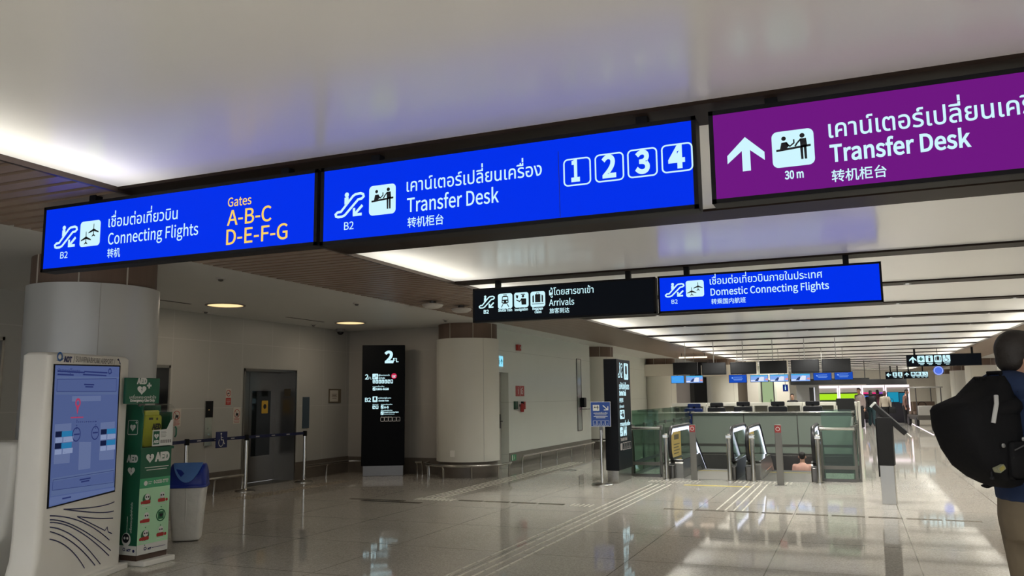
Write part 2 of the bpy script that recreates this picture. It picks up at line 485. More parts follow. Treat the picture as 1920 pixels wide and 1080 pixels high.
# glass: clear sheet with a mirror-like surface reflection
def sheet_glass(name, tint, rough=.02):
    m = bpy.data.materials.new(name); m.use_nodes = True; nt = m.node_tree
    nt.nodes.remove(nt.nodes['Principled BSDF'])
    t = nt.nodes.new('ShaderNodeBsdfTransparent'); t.inputs[0].default_value = (*tint, 1)
    g = nt.nodes.new('ShaderNodeBsdfGlossy'); g.inputs['Roughness'].default_value = rough
    fr = nt.nodes.new('ShaderNodeFresnel'); ge = nt.nodes.new('ShaderNodeNewGeometry'); mr = nt.nodes.new('ShaderNodeMapRange'); mr.inputs[3].default_value = 1.5; mr.inputs[4].default_value = 1 / 1.5
    nt.links.new(ge.outputs['Backfacing'], mr.inputs[0]); nt.links.new(mr.outputs[0], fr.inputs[0])
    mx = nt.nodes.new('ShaderNodeMixShader')
    nt.links.new(fr.outputs[0], mx.inputs[0]); nt.links.new(t.outputs[0], mx.inputs[1]); nt.links.new(g.outputs[0], mx.inputs[2])
    nt.links.new(mx.outputs[0], nt.nodes['Material Output'].inputs[0])
    return m
GLASS = sheet_glass('balustrade_glass', (.70, .82, .76))
CLEAR = sheet_glass('clear_plastic', (.90, .92, .92), .05)

# ================================================================ SETTING
FLOORMAT = jointed('terrazzo_floor', (.545, .51, .455), (.24, .22, .19), [(0, -.79, 1.23, .005), (1, 6.15, 1.45, .006)], rough=.045, noise=.10, scale=1.2, speckle=.8, spec=.62, coat=0.0)
WALLMAT = jointed('wall_panels', (.40, .40, .38), (.47, .47, .45), [(1, 9.84, .80, .006), (2, 1.39, 1.11, .006)], rough=.35, noise=.04, scale=2)
WALLR = jointed('white_wall_panels', (.72, .75, .70), (.50, .52, .48), [(2, 1.40, 1.10, .004)], rough=.3, noise=.03, scale=2)
SKIRT = mat('stone_skirting', (.135, .115, .095), .35, noise=.25, scale=6)
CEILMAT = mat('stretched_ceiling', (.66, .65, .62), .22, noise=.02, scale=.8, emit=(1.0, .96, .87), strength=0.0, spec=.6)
CEILFAR = mat('stretched_ceiling_far_glow', (.66, .65, .62), .22, noise=.02, scale=.8, emit=(1.0, .97, .89), strength=.085, spec=.6)  # same sheet, with an even glow added to brighten the far bays
SIDECEIL = mat('side_ceiling_paint', (.64, .635, .61), .45, noise=.03, scale=2)

# floor with the opening of the escalator well
WX0, WX1, WY0, WY1 = -3.92, -.02, 17.0, 21.5
f = MB()
f.box(-11, 9.2, -4, WY0, -.3, 0); f.box(-11, WX0, WY0, WY1, -.3, 0); f.box(WX1, 9.2, WY0, WY1, -.3, 0); f.box(-14, 9.2, WY1, 64, -.3, 0)
struct('floor', f, FLOORMAT, smooth=False)
wl = MB()
wl.box(WX0 - .1, WX0, WY0, 27, -5, -.3); wl.box(WX1, WX1 + .1, WY0, 27, -5, -.3); wl.box(WX0, WX1, 27, 27.1, -5, -.3); wl.box(WX0, WX1, WY0 - .1, WY0, -5, -.3)
struct('wall_well', wl, mat('well_wall', (.50, .52, .49), .4, noise=.04, scale=3), smooth=False)
struct('floor_lower', MB().box(WX0, WX1, WY0, 27, -5.1, -5.0), mat('lower_floor', (.45, .45, .42), .2), smooth=False)
fascia = MB(); fascia.box(WX0, WX1, WY1 - .03, WY1 - .002, -.42, .0)
struct('trim_well', fascia, DSTEEL, smooth=False)

# backlit stretched ceiling with an added glow in the far bays, one sheet per bay, curling up into a cove at both ends
cs = {}
prof = [(XL - .02, 2.97), (0, 2.97), (XR + .02, 2.97)]
for i in range(len(BEAM_Y) - 1):
    y0 = BEAM_Y[i] + BEAM_W[i] - .01; y1 = BEAM_Y[i + 1] + .01
    c = cs.setdefault(y0 < 4, MB())
    vs = [(x, y0, z) for x, z in prof] + [(x, y1, z) for x, z in prof]; n = len(prof)
    c.add(vs, [(k, k + 1, n + k + 1, n + k) for k in range(n - 1)])
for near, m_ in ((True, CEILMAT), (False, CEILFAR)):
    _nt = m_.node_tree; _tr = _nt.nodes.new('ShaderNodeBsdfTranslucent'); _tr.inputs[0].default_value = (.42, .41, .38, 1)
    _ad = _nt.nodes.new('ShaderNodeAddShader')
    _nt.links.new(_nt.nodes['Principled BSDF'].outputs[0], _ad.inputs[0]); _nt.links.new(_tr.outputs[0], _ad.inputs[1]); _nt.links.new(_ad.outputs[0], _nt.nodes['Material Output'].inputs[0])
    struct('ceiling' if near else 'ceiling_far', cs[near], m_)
struct('ceiling_light_shield', MB().box(-14, 9.2, -4, 64, 3.5, 3.7), mat('void_grey', (.30, .30, .30), .8), smooth=False)  # unseen slab, added to keep world light out of the ceiling void
for y, wd in zip(BEAM_Y, BEAM_W):
    struct('ceiling_beam', MB().box(XL - .02, XR + .02, y, y + wd, H, 3.1), BEAMBROWN, smooth=False)
# small spotlights in the beams, most rows added to brighten the hall below
proto_spot = None
for k, y in enumerate(BEAM_Y):
    if 3 < y < 11 or y > 58: continue
    for x in (-3.2, -.9, .75, 2.4):
        lab = 'small recessed spotlight in a dark ceiling beam, most rows added to light the hall'
        if proto_spot is None:
            proto_spot = thing('fill_spotlight', lab, 'spotlight', (x, y + .16, H), group='spotlights in the far ceiling beams')
            obj('trim_ring', MB().lathe([(.03, -.001), (.05, -.001), (.05, -.008), (.03, -.008), (.03, -.001)], n=16, cap=False), DSTEEL, proto_spot)
            obj('lens', MB().lathe([(.032, -.003), (.032, -.005)], n=16), glow('spot_lens', (1, .97, .9), 3.0), proto_spot)
        else: copy_thing(proto_spot, (x, y + .16, H))
        l = bpy.data.lights.new('hall_fill_spot', 'SPOT'); l.energy = 150; l.spot_size = math.radians(150); l.spot_blend = .8; l.shadow_soft_size = .08; l.color = (1, .985, .92)
        o = bpy.data.objects.new('hall_fill_spot', l); COL.objects.link(o); o.location = (x, y + .16, H - .03)
# wooden slat strips along both edges
def slats(name, x0, x1):
    m = MB(); y = -3.9 + .152 * .35
    while y < 62:
        m.box(x0, x1, y, y + .106, H, H + .02); y += .152
    struct(name, m, SLATBROWN, smooth=False)
slats('ceiling_slats_left', -6.32, XL - .035)
slats('ceiling_slats_right', XR + .035, 5.0)
b = MB(); b.box(-6.34, XL - .03, -4, 62, 2.995, 3.02); b.box(XR + .03, 5.02, -4, 62, 2.995, 3.02)
struct('ceiling_backing', b, GAPBROWN, smooth=False)
e = MB()
for x in (XL - .035, XR + .005): e.box(x, x + .03, -4, 62, 2.935, 3.0)
struct('trim_ceiling', e, mat('bronze_trim', (.10, .075, .06), .35, .6), smooth=False)
e = MB()
e.box(-14, -6.32, -4, 62, H, 3.05); e.box(5.0, 9.2, -4, 62, H, 3.05)
struct('ceiling_side', e, SIDECEIL, smooth=False)
g = MB()
for y0, y1 in ((8.55, 9.35), (11.6, 12.7)): g.box(-9.12, -9.08, y0, y1, H - .004, H + .01)
struct('trim_slot', g, MATTBLACK, smooth=False)

# left wall with lift openings
wm = MB(); T0 = -10.4; XW = -9.9
ops = [(5.6, 7.05, 2.34), (8.34, 9.80, 2.07), (11.49, 12.97, 2.07)]
y = -4
for a, bb, z in ops:
    wm.box(T0, XW, y, a, 0, H); wm.box(T0, XW, a, bb, z, H); y = bb
wm.box(T0, XW, y, 14.75, 0, H)
struct('wall_left', wm, WALLMAT, smooth=False)
struct('wall_back', MB().box(-10.4, -6.95, 14.75, 15.1, 0, H), jointed('back_wall_panels', (.42, .40, .365), (.48, .46, .42), [(0, -9.3, .9, .004), (2, 1.39, 1.11, .004)], rough=.35, noise=.04, scale=2), smooth=False)
wr = MB(); wr.box(-7.5, -6.9, 15.1, 15.32, 0, H); wr.box(-7.5, -6.9, 15.32, 16.37, 2.04, H); wr.box(-7.5, -6.9, 16.37, 22.3, 0, H)
wr.box(-7.9, -7.5, 22.3, 33.5, 0, H); wr.box(-7.9, -6.9, 22.3, 22.34, 0, H)
wr.box(-7.5, -7.1, 15.1, 16.37, 0, 2.04)
struct('wall_right_bay', wr, WALLR, smooth=False)
struct('wall_right', MB().box(8.6, 8.9, -4, 62, 0, H), CREAM, smooth=False)
struct('wall_far', MB().box(-14, 9.2, 60, 60.3, 0, 3.1), CREAM, smooth=False)
sk = MB()
for a, bb in ((-4, 5.6), (7.05, 8.34), (9.8, 11.49), (12.97, 14.75)): sk.box(XW, XW + .015, a, bb, 0, .33)
struct('baseboard_left', sk, SKIRT, smooth=False)
struct('baseboard_back', MB().box(XW, -6.95, 14.735, 14.75, 0, .32), SKIRT, smooth=False)
struct('baseboard_right', MB().box(-6.9, -6.885, 16.37, 22.3, 0, .32).box(-7.5, -7.485, 22.3, 33.5, 0, .32), mat('grey_skirting', (.20, .19, .165), .35, noise=.15, scale=6), smooth=False)

# lift doors (thing per opening): recessed two-panel door, steel jambs, lit reflections come from the room
def lift_door(name, y0, y1, z1, notices):
    r = bpy.data.objects.new(name, None); COL.objects.link(r); r.location = (T0, (y0 + y1) / 2, 0); r.rotation_euler = (0, 0, PI / 2); r['kind'] = 'structure'
    hw = (y1 - y0) / 2
    dm = mat('lift_steel', (.30, .29, .275), .30, 1.0, noise=.05, scale=30)
    # local frame: x along the wall, -y towards the hall
    m = MB(); m.box(-hw, -.05, -.045, -.015, .01, z1 - .01)
    obj('door_leaf', m, dm, r, smooth=False)
    obj('door_leaf', MB().box(-.045, hw, -.05, -.02, .01, z1 - .01), dm, r, smooth=False)
    gl = MB().box(.03, .55, -.056, -.05, .48, 1.68)
    obj('door_window', gl, mat('dark_glass', (.012, .016, .018), .06), r, smooth=False)
    j = MB(); j.box(-hw, -hw + .035, -.515, -.02, 0, z1); j.box(hw - .035, hw, -.515, -.02, 0, z1); j.box(-hw, hw, -.515, -.02, z1 - .045, z1)
    obj('door_frame', j, dm, r, smooth=False)
    obj('threshold', MB().box(-hw, hw, -.50, -.02, 0, .006), STEEL, r, smooth=False)
    if notices:
        d = Decal(); d.rrect((.29, 1.26), (.47, 1.50), .015); d.build('door_notice', mat('yellow_notice', (.62, .40, .06), .5), r, -.060, 'yellow notice inside the lift door window')
        d = Decal(); d.disc((.38, 1.39), .045); d.build('notice_mark', INK, r, -.0615)
        d = Decal()
        for z in (1.66, 1.36, 1.27, 1.13, 1.02): d.rect((-.52, z - .02), (-.46, z + .02))
        obj('notice_plate', MB().box(hw - .038, hw - .035, -.40, -.25, 1.58, 1.72), mat('dark_notice', (.16, .13, .09), .5), r, smooth=False)
    return r
lift_door('door_1', 11.49, 12.97, 2.07, True)
lift_door('door_2', 8.34, 9.80, 2.07, False)
lift_door('door_3', 5.6, 7.05, 2.34, False)
# service door in the right-hand bay
r = bpy.data.objects.new('door_4', None); COL.objects.link(r); r.location = (-7.1, 15.85, 0); r.rotation_euler = (0, 0, PI / 2); r['kind'] = 'structure'
obj('door_leaf', MB().box(-.52, .5, -.03, 0, .01, 2.02), mat('grey_door', (.42, .41, .37), .4), r, bevel=.004)
hd = MB(); hd.box(-.44 + .85, -.40 + .85, -.045, -.03, .85, 1.15); hd.cyl((.43, -.03, 1.0), (.43, -.09, 1.0), .011); hd.cyl((.43, -.085, 1.0), (.33, -.085, 1.0), .011)
obj('handle', hd, DSTEEL, r)

# ---------------------------------------------------------------- pillars
def pillar(x, y, shaft, name='pillar', cap=False):
    r = bpy.data.objects.new(name, None); COL.objects.link(r); r.location = (x, y, 0); r['kind'] = 'structure'
    R = .62
    obj('shaft', MB().lathe([(R, .30), (R, 2.655)], n=64), shaft, r)
    obj('plinth', MB().lathe([(R - .04, 0), (R - .04, .30)], n=48), SKIRT, r)
    obj('wood_band', MB().lathe([(R - .035, 2.655), (R - .035, H)], n=48), RINGBROWN, r)
    sm = MB()
    for a in (-2.55, -1.75, -.95, -.2):
        u, v = math.cos(a), math.sin(a)
        sm.tube([((R - .034) * u, (R - .034) * v, 2.66), ((R - .034) * u, (R - .034) * v, H)], .008, 6)
    obj('band_seam', sm, mat('pale_seam', (.5, .46, .40), .5), r)
    st = MB()
    for a in (-2.35, -.62):
        u, v = math.cos(a), math.sin(a)
        st.tube([(R * u, R * v, .31), (R * u, R * v, 2.65)], .003, 6)
    obj('shaft_seam', st, mat('shaft_seam_grey', (.42, .41, .39), .4), r)
    if cap:
        obj('bulkhead', MB().box(-.72, .72, -.72, .72, 2.26, 2.72), CREAM, r, bevel=.01)
    return r
GREYSHAFT = mat('grey_metal_cladding', (.56, .565, .56), .33, .2, noise=.03, scale=2)
CREAMSHAFT = mat('cream_cladding', (.74, .725, .65), .36, noise=.03, scale=2)
pillar(-7.19, 6.06, GREYSHAFT)
pillar(-7.06, 14.68, CREAMSHAFT)
pillar(-7.12, 23.45, CREAMSHAFT)
pillar(-7.05, 32.2, CREAMSHAFT, cap=True)
pillar(-5.0, 34.6, CREAMSHAFT, cap=True)
for k in range(3, 7): pillar(5.2 + (.25 if k > 4 else 0), 5.87 + 8.78 * k, CREAMSHAFT)

# ---------------------------------------------------------------- low guard rails
def guard_rail(label, pts, legs, cat='guard rail', group=None, z=.25, r=.024):
    x0, y0 = pts[0]
    t = thing('guard_rail', label, cat, (x0, y0, 0), group=group)
    obj('rail', MB().tube([(x - x0, y - y0, z) for x, y in pts], r, 10), STEEL, t)
    for (x, y, dx, dy) in legs:
        p = [(x - x0, y - y0, z - .01), (x - x0 - dx * .03, y - y0 - dy * .03, z - .05), (x - x0 - dx * .04, y - y0 - dy * .04, 0)]
        obj('leg', MB().tube(p, .018, 8), STEEL, t)
    return t
arc = lambda cx, cy, R, a0, a1, n: [(cx + R * math.cos(math.radians(a0 + (a1 - a0) * k / n)), cy + R * math.sin(math.radians(a0 + (a1 - a0) * k / n))) for k in range(n + 1)]
def ring_legs(cx, cy, R, angs): return [(cx + R * math.cos(math.radians(a)), cy + R * math.sin(math.radians(a)), math.cos(math.radians(a)), math.sin(math.radians(a))) for a in angs]
guard_rail('curved steel bumper rail around the foot of the pillar beside the tall floor directory', arc(-7.06, 14.68, .84, -176, 25, 30), ring_legs(-7.06, 14.68, .84, (-170, -140, -100, -60, -20, 15)))
guard_rail('curved steel bumper rail around the grey pillar behind the white kiosk', arc(-7.19, 6.06, .80, 215, 330, 24), ring_legs(-7.19, 6.06, .80, (222, 262, 318)))
guard_rail('straight steel bumper rail along the white wall by the red fire signs', [(-6.68, 16.6), (-6.68, 21.9)], [(-6.68, yy, 1, 0) for yy in (16.66, 17.8, 18.9, 20.0, 21.1, 21.85)])
guard_rail('low steel bumper rail under the lift call panel', [(-9.72, 9.9), (-9.72, 11.42)], [(-9.72, 9.95, 1, 0), (-9.72, 10.7, 1, 0), (-9.72, 11.37, 1, 0)])
guard_rail('low steel bumper rail rounding the dark corner behind the tall floor directory', [(-9.72, 13.05), (-9.72, 14.3), (-9.68, 14.45), (-9.55, 14.52), (-9.36, 14.53)], [(-9.72, 13.1, 1, 0), (-9.72, 13.8, 1, 0), (-9.36, 14.53, 0, -1)])
guard_rail('short steel bumper rail between the tall floor directory and the pillar', [(-8.15, 14.53), (-8.0, 14.53)], [(-8.13, 14.53, 0, -1), (-8.02, 14.53, 0, -1)])
guard_rail('curved steel bumper rail at the far pillar behind the dark directory post', arc(-7.12, 23.45, .84, -90, 30, 16), ring_legs(-7.12, 23.45, .84, (-85, -50, -10, 20)))

# ---------------------------------------------------------------- tactile guides and metal strips set in the floor
def bars(name, label, m_, x0, x1, y0, y1, rows, along, dash, gap, wd=.03, h=.004, cat='tactile guide path'):
    """Rows of raised bars, running along y (along=1) or x (along=0)."""
    mb = MB()
    if along:
        for k in range(rows):
            x = x0 + (x1 - x0) * (k + .5) / rows; y = y0
            while y + dash <= y1 + 1e-6: mb.box(x - wd / 2, x + wd / 2, y, y + dash, .0, h); y += dash + gap
    else:
        for k in range(rows):
            yy = y0 + (y1 - y0) * (k + .5) / rows; x = x0
            while x + dash <= x1 + 1e-6: mb.box(x, x + dash, yy - wd / 2, yy + wd / 2, .0, h); x += dash + gap
    o = obj(name, mb, m_, bevel=.0, smooth=False)
    return tag(o, label, cat)
TACT = mat('tactile_steel', (.80, .77, .68), .35, .25)
TACT2 = mat('tactile_brass', (.40, .34, .26), .35, .5)
BRASS = mat('brown_metal_strip', (.21, .175, .125), .25, .7, noise=.1, scale=10)
bars('tactile_path', 'long steel tactile guide path leading to the left escalator', TACT, -3.36, -2.92, 5.2, 14.3, 4, 1, .28, .03, .022)
bars('tactile_path', 'short steel tactile guide path leading to the right escalator', TACT, -1.82, -1.38, 11.2, 14.6, 4, 1, .28, .03, .022)
bars('tactile_path', 'steel tactile guide path running beside the pillar and the white wall', TACT, -6.2, -5.84, 11.3, 18.6, 4, 1, .28, .04, .022)
bars('tactile_path', 'steel tactile guide path in front of the lift doors', TACT2, -9.02, -8.72, 11.3, 13.4, 4, 1, .28, .04, .02)
bars('tactile_warning', 'steel tactile warning strip at the foot of the left escalator', TACT, -3.45, -2.55, 14.42, 14.82, 3, 0, .03, .04, .03, cat='tactile warning strip')
bars('tactile_warning', 'steel tactile warning strip at the foot of the right escalator', TACT, -2.0, -1.0, 14.66, 15.06, 3, 0, .03, .04, .03, cat='tactile warning strip')
bars('tactile_warning', 'steel tactile warning patch at the crossing of guide path and brown strip near the pillar', TACT, -6.2, -5.55, 11.0, 11.25, 1, 0, .02, .045, .25, cat='tactile warning strip')
bars('tactile_warning', 'steel tactile warning patch where the brown strip meets the long guide path', TACT, -3.75, -3.42, 11.0, 11.25, 1, 0, .02, .05, .25, cat='tactile warning strip')
bars('tactile_warning', 'tactile warning patch set in the floor before the lift doors', TACT2, -9.05, -8.66, 10.3, 11.25, 5, 1, .05, .05, .04, cat='tactile warning strip')
bars('floor_strip', 'brown metal floor strip crossing the hall from the pillar to the counter side', BRASS, -5.5, -3.8, 11.08, 11.18, 1, 0, .38, .04, .10, .002, cat='floor strip')
bars('floor_strip', 'brown metal floor strip between the two escalator guide paths', BRASS, -2.45, 1.3, 11.08, 11.18, 1, 0, .38, .04, .10, .002, cat='floor strip')
o = tag(obj('floor_strip', MB().box(-6.9, -5.9, 10.62, 10.74, 0, .002).box(-7.2, -6.25, 10.78, 10.86, 0, .002), BRASS, smooth=False), 'short brassy floor strips near the tall floor directory', 'floor strip')
d = tag(obj('floor_box_cover', MB().lathe([(.17, 0), (.17, .004), (.16, .006)], -5.53, 16.26, 32), CHROME), 'round steel cover plate set in the floor by the white wall', 'floor cover')
tag(obj('floor_mark', MB().box(-2.75, -1.65, 14.08, 14.2, 0, .002), mat('yellow_paint', (.62, .50, .12), .3), smooth=False), 'yellow safety line painted on the floor before the left escalator', 'floor marking')

# ---------------------------------------------------------------- ceiling fixtures
def downlight(y, label):
    t = thing('recessed_downlight', label, 'downlight', (-8.75, y, H), group='round warm downlights over the lift lobby')
    obj('trim_ring', MB().lathe([(.26, -.002), (.295, -.002), (.295, -.012), (.26, -.012), (.26, -.002)], n=40, cap=False), mat('lamp_trim', (.30, .26, .22), .5), t)
    obj('diffuser', MB().lathe([(.268, -.0045), (.268, -.006)], n=40), glow('warm_diffuser', (1.0, .72, .36), 1.25), t)
    l = bpy.data.lights.new('downlight_lamp', 'AREA'); l.shape = 'DISK'; l.size = .5; l.energy = 7; l.color = (1, .84, .66)
    o = bpy.data.objects.new('downlight_lamp', l); COL.objects.link(o); o.location = (-8.75, y, H - .02)
downlight(9.70, 'round warm downlight nearer to the lift with the barrier rope')
downlight(13.06, 'round warm downlight above the tall floor directory')

SMOKE = mat('detector_plastic', (.50, .48, .45), .5)
def detector(x, y, label):
    t = thing('smoke_detector', label, 'smoke detector', (x, y, H), group='detectors on the white side ceiling')
    obj('base', MB().lathe([(.055, 0), (.055, -.012), (.04, -.02)], n=20), SMOKE, t)
    obj('sensor_head', MB().lathe([(.03, -.02), (.03, -.034), (.012, -.044)], n=16), DSTEEL, t)
detector(-6.85, 7.5, 'small ceiling detector right below the blue connecting flights sign')
detector(-6.86, 10.4, 'small ceiling detector beside the edge of the wooden slats')
detector(-9.6, 10.2, 'small ceiling detector between the near downlight and the lift wall')
detector(-9.55, 13.0, 'small ceiling detector between the far downlight and the lift wall')
detector(-6.9, 13.4, 'small ceiling detector in front of the brown-banded cream pillar')
def dome(x, y, label):
    t = thing('ceiling_access_point', label, 'wireless access point', (x, y, H), group='white domes under the slat ceiling')
    obj('mount', MB().lathe([(.05, 0), (.05, -.05)], n=20), DSTEEL, t)
    obj('dome_shell', MB().lathe([(.155, -.045), (.16, -.06), (.145, -.085), (.10, -.105), (.05, -.112)], n=28), mat('dome_white', (.55, .53, .50), .5), t)
dome(-5.75, 10.75, 'white dome under the wooden slats, farther from the arrivals sign')
dome(-5.64, 11.5, 'white dome under the wooden slats, right beside the arrivals sign')
t = thing('security_camera', 'dark dome camera under the ceiling at the lift lobby corner', 'security camera', (-9.72, 14.15, H))
obj('housing', MB().lathe([(.09, 0), (.09, -.05), (.075, -.06)], n=24), mat('camera_grey', (.25, .24, .23), .5), t)
obj('lens_dome', MB().ball((0, 0, -.06), (.07, .07, .065), 20, 12), mat('smoked_dome', (.01, .01, .012), .08), t)

# ---------------------------------------------------------------- hanging signs
def hanging_sign(name, label, x0, x1, y, z0, z1, panel, hang, depth=.12, rim=.022):
    t = thing(name, label, 'hanging sign', ((x0 + x1) / 2, y, z0))
    hw = (x1 - x0) / 2; h = z1 - z0
    obj('casing', MB().box(-hw, hw, .004, depth, 0, h), BLACK, t, bevel=.006)
    fr = MB(); fr.box(-hw, hw, -.004, .006, 0, rim); fr.box(-hw, hw, -.004, .006, h - rim, h); fr.box(-hw, -hw + rim, -.004, .006, 0, h); fr.box(hw - rim, hw, -.004, .006, 0, h)
    obj('frame', fr, BLACK, t, smooth=False)
    obj('lit_panel', MB().box(-hw + rim, hw - rim, 0, .005, rim, h - rim), panel, t, smooth=False)
    for hx in hang:
        q = hx - (x0 + x1) / 2
        obj('hanger', MB().box(q - .03, q + .03, .02, .08, h - .01, H + .004 - z0), BLACK, t, smooth=False)
    t['ox'] = (x0 + x1) / 2; t['oz'] = z0
    return t
def D(t): return Decal(t['ox'], t['oz'])

SY = 4.03
# -- connecting flights
t = hanging_sign('hanging_sign', 'lit blue hanging sign reading Connecting Flights with yellow gate letters A to G', -5.33, -2.95, SY, 2.430, 2.905, SIGNBLUE, [(-4.881,2.876)[0], (-3.217,2.893)[0]])
d = D(t)
d.text('เชื่อมต่อเที่ยวบิน', (-4.682,2.699), (-4.059,2.693)[0], bold=.006, ys=1.08)
d.text('Connecting Flights', (-4.678,2.577), (-3.878,2.573)[0], bold=.003, ch=.079)
d.text('转机', (-4.678,2.489), (-4.559,2.483)[0], bold=.01, ys=1.15)
d.text('B2', (-5.134,2.515), (-5.061,2.514)[0], bold=.003, ch=.046)
d.build('lettering', LIT, t, -.006)
d = D(t); ic_escalator(d, (-5.197,2.592), (-4.981,2.745)); d.build('escalator_pictogram', LIT, t, -.006)
d = D(t); d.rrect((-4.950,2.581), (-4.756,2.761), .025); d.build('pictogram_plate', LIT, t, -.006, 'white square plate of two aircraft')
d = D(t); ic_planes(d, (-4.950,2.581), (-4.756,2.761)); d.build('aircraft_pictogram', INK, t, -.008)
d = D(t)
d.text('Gates', (-3.639,2.737), (-3.451,2.735)[0], bold=.004, ch=.058)
d.text('A-B-C', (-3.641,2.614), (-3.290,2.616)[0], bold=.004, ch=.098)
d.text('D-E-F-G', (-3.643,2.489), (-3.164,2.492)[0], bold=.004, ch=.098)
d.build('gate_lettering', LITYELLOW, t, -.006, 'yellow gate letters')

# -- transfer desk, blue
t = hanging_sign('hanging_sign', 'lit blue hanging sign reading Transfer Desk with boxed numbers 1 2 3 4', -2.925, -.655, SY, 2.425, 2.905, SIGNBLUE, [(-2.555,2.896)[0], (-0.937,2.904)[0]])
d = D(t)
d.text('เคาน์เตอร์เปลี่ยนเครื่อง', (-2.324,2.692), (-1.486,2.688)[0], bold=.006, ys=1.12)
d.text('Transfer Desk', (-2.321,2.570), (-1.741,2.570)[0], bold=.004, ch=.083)
d.text('转机柜台', (-2.317,2.483), (-2.084,2.473)[0], bold=.01, ys=1.1)
d.text('B2', (-2.751,2.505), (-2.684,2.504)[0], bold=.003, ch=.046)
d.build('lettering', LIT, t, -.006)
d = D(t); ic_escalator(d, (-2.815,2.583), (-2.614,2.728)); d.build('escalator_pictogram', LIT, t, -.006)
d = D(t); d.rrect((-2.578,2.573), (-2.397,2.752), .025); d.build('pictogram_plate', LIT, t, -.006, 'white square plate of a service desk')
d = D(t); ic_desk(d, (-2.578,2.573), (-2.397,2.752)); d.build('desk_pictogram', INK, t, -.008)
d = D(t)
d.text('1', (-1.319,2.640), (-1.271,2.638)[0], bold=.016, ch=.118); d.text('2', (-1.150,2.640), (-1.073,2.642)[0], bold=.016, ch=.118)
d.text('3', (-0.972,2.642), (-0.894,2.644)[0], bold=.016, ch=.118); d.text('4', (-0.799,2.647), (-0.714,2.650)[0], bold=.016, ch=.118)
d.build('desk_numbers', LIT, t, -.006, 'white desk numbers')
d = D(t)
for a, b_ in (((-1.359,2.616), (-1.213,2.759)), ((-1.184,2.618), (-1.034,2.762)), ((-1.008,2.621), (-0.858,2.765)), ((-0.830,2.626), (-0.678,2.767))): d.frame(a, b_, .022, .008)
d.build('number_frames', LIT, t, -.006, 'thin white rounded frames')
d = D(t); d.line([(-1.390,2.813), (-1.386,2.451)], .003); d.build('panel_seam', mat('seam_blue', (.01, .015, .06), .5), t, -.006)

# -- transfer desk, purple
t = hanging_sign('hanging_sign', 'lit purple hanging sign reading Transfer Desk with a white arrow and 30 m', -.59, 1.78, SY, 2.440, 2.915, SIGNPURPLE, [(-0.288,2.911)[0], 1.45])
d = D(t)
q = (-0.034,2.703)
d.text('เคาน์เตอร์เปลี่ยนเครื่อง', q, q[0] + .955, bold=.010, ys=1.12)
d.text('Transfer Desk', (-0.034,2.585), (0.552,2.581)[0], bold=.010, ch=.083)
d.text('转机柜台', (-0.033,2.491), (0.203,2.485)[0], bold=.012, ys=1.05)
d.text('30 m', (-0.242,2.525), (-0.156,2.522)[0], bold=.012, ch=.04)
d.build('lettering', LIT, t, -.006)
d = D(t); ic_arrow_up(d, (-0.506,2.587), (-0.329,2.759)); d.build('arrow', LIT, t, -.006, 'white arrow pointing up')
d = D(t); d.rrect((-0.293,2.584), (-0.101,2.763), .028); d.build('pictogram_plate', LIT, t, -.006, 'white square plate of a service desk')
d = D(t); ic_desk(d, (-0.293,2.584), (-0.101,2.763)); d.build('desk_pictogram', INK, t, -.008)

# -- arrivals, black
AY = 9.19
t = hanging_sign('hanging_sign', 'black hanging sign reading Arrivals with train, immigration and baggage pictograms', -4.345, -2.03, AY, 2.435, 2.860, SIGNBLACK, [(-4.019,2.887)[0], (-2.355,2.875)[0]])
d = D(t)
d.text('ผู้โดยสารขาเข้า', (-3.325,2.720), (-2.766,2.715)[0], bold=.006, ys=1.12)
d.text('Arrivals', (-3.328,2.592), (-3.009,2.592)[0], bold=.004, ch=.077)
d.text('旅客到达', (-3.325,2.505), (-3.071,2.499)[0], bold=.01, ys=1.05)
d.text('B2', (-4.195,2.541), (-4.124,2.543)[0], bold=.014, ch=.046)
d.text('Shuttle Train', (-3.998,2.555), (-3.810,2.555)[0], bold=.016, ys=1.4)
d.text('Immigration', (-3.776,2.554), (-3.603,2.553)[0], bold=.016, ys=1.3)
d.text('Baggage', (-3.543,2.555), (-3.406,2.553)[0], bold=.016, ys=1.1)
d.text('Claim', (-3.516,2.513), (-3.427,2.513)[0], bold=.016, ys=1.1)
d.build('lettering', LIT, t, -.006)
d = D(t); ic_escalator(d, (-4.256,2.609), (-4.046,2.763)); d.build('escalator_pictogram', LIT, t, -.006)
bx = [((-4.000,2.589), (-3.805,2.777)), ((-3.782,2.592), (-3.592,2.778)), ((-3.567,2.588), (-3.376,2.777))]
for nm, (a, b_), fn in zip(('train', 'officer', 'baggage'), bx, (ic_train, ic_officer, ic_bag)):
    d = D(t); d.rrect(a, b_, .03); d.build('pictogram_plate', LIT, t, -.006)
    d = D(t); fn(d, a, b_); d.build(nm + '_pictogram', INK, t, -.008)
    if nm == 'train':
        d = D(t); ic_train_light(d, a, b_); d.build('train_lights', LIT, t, -.009)

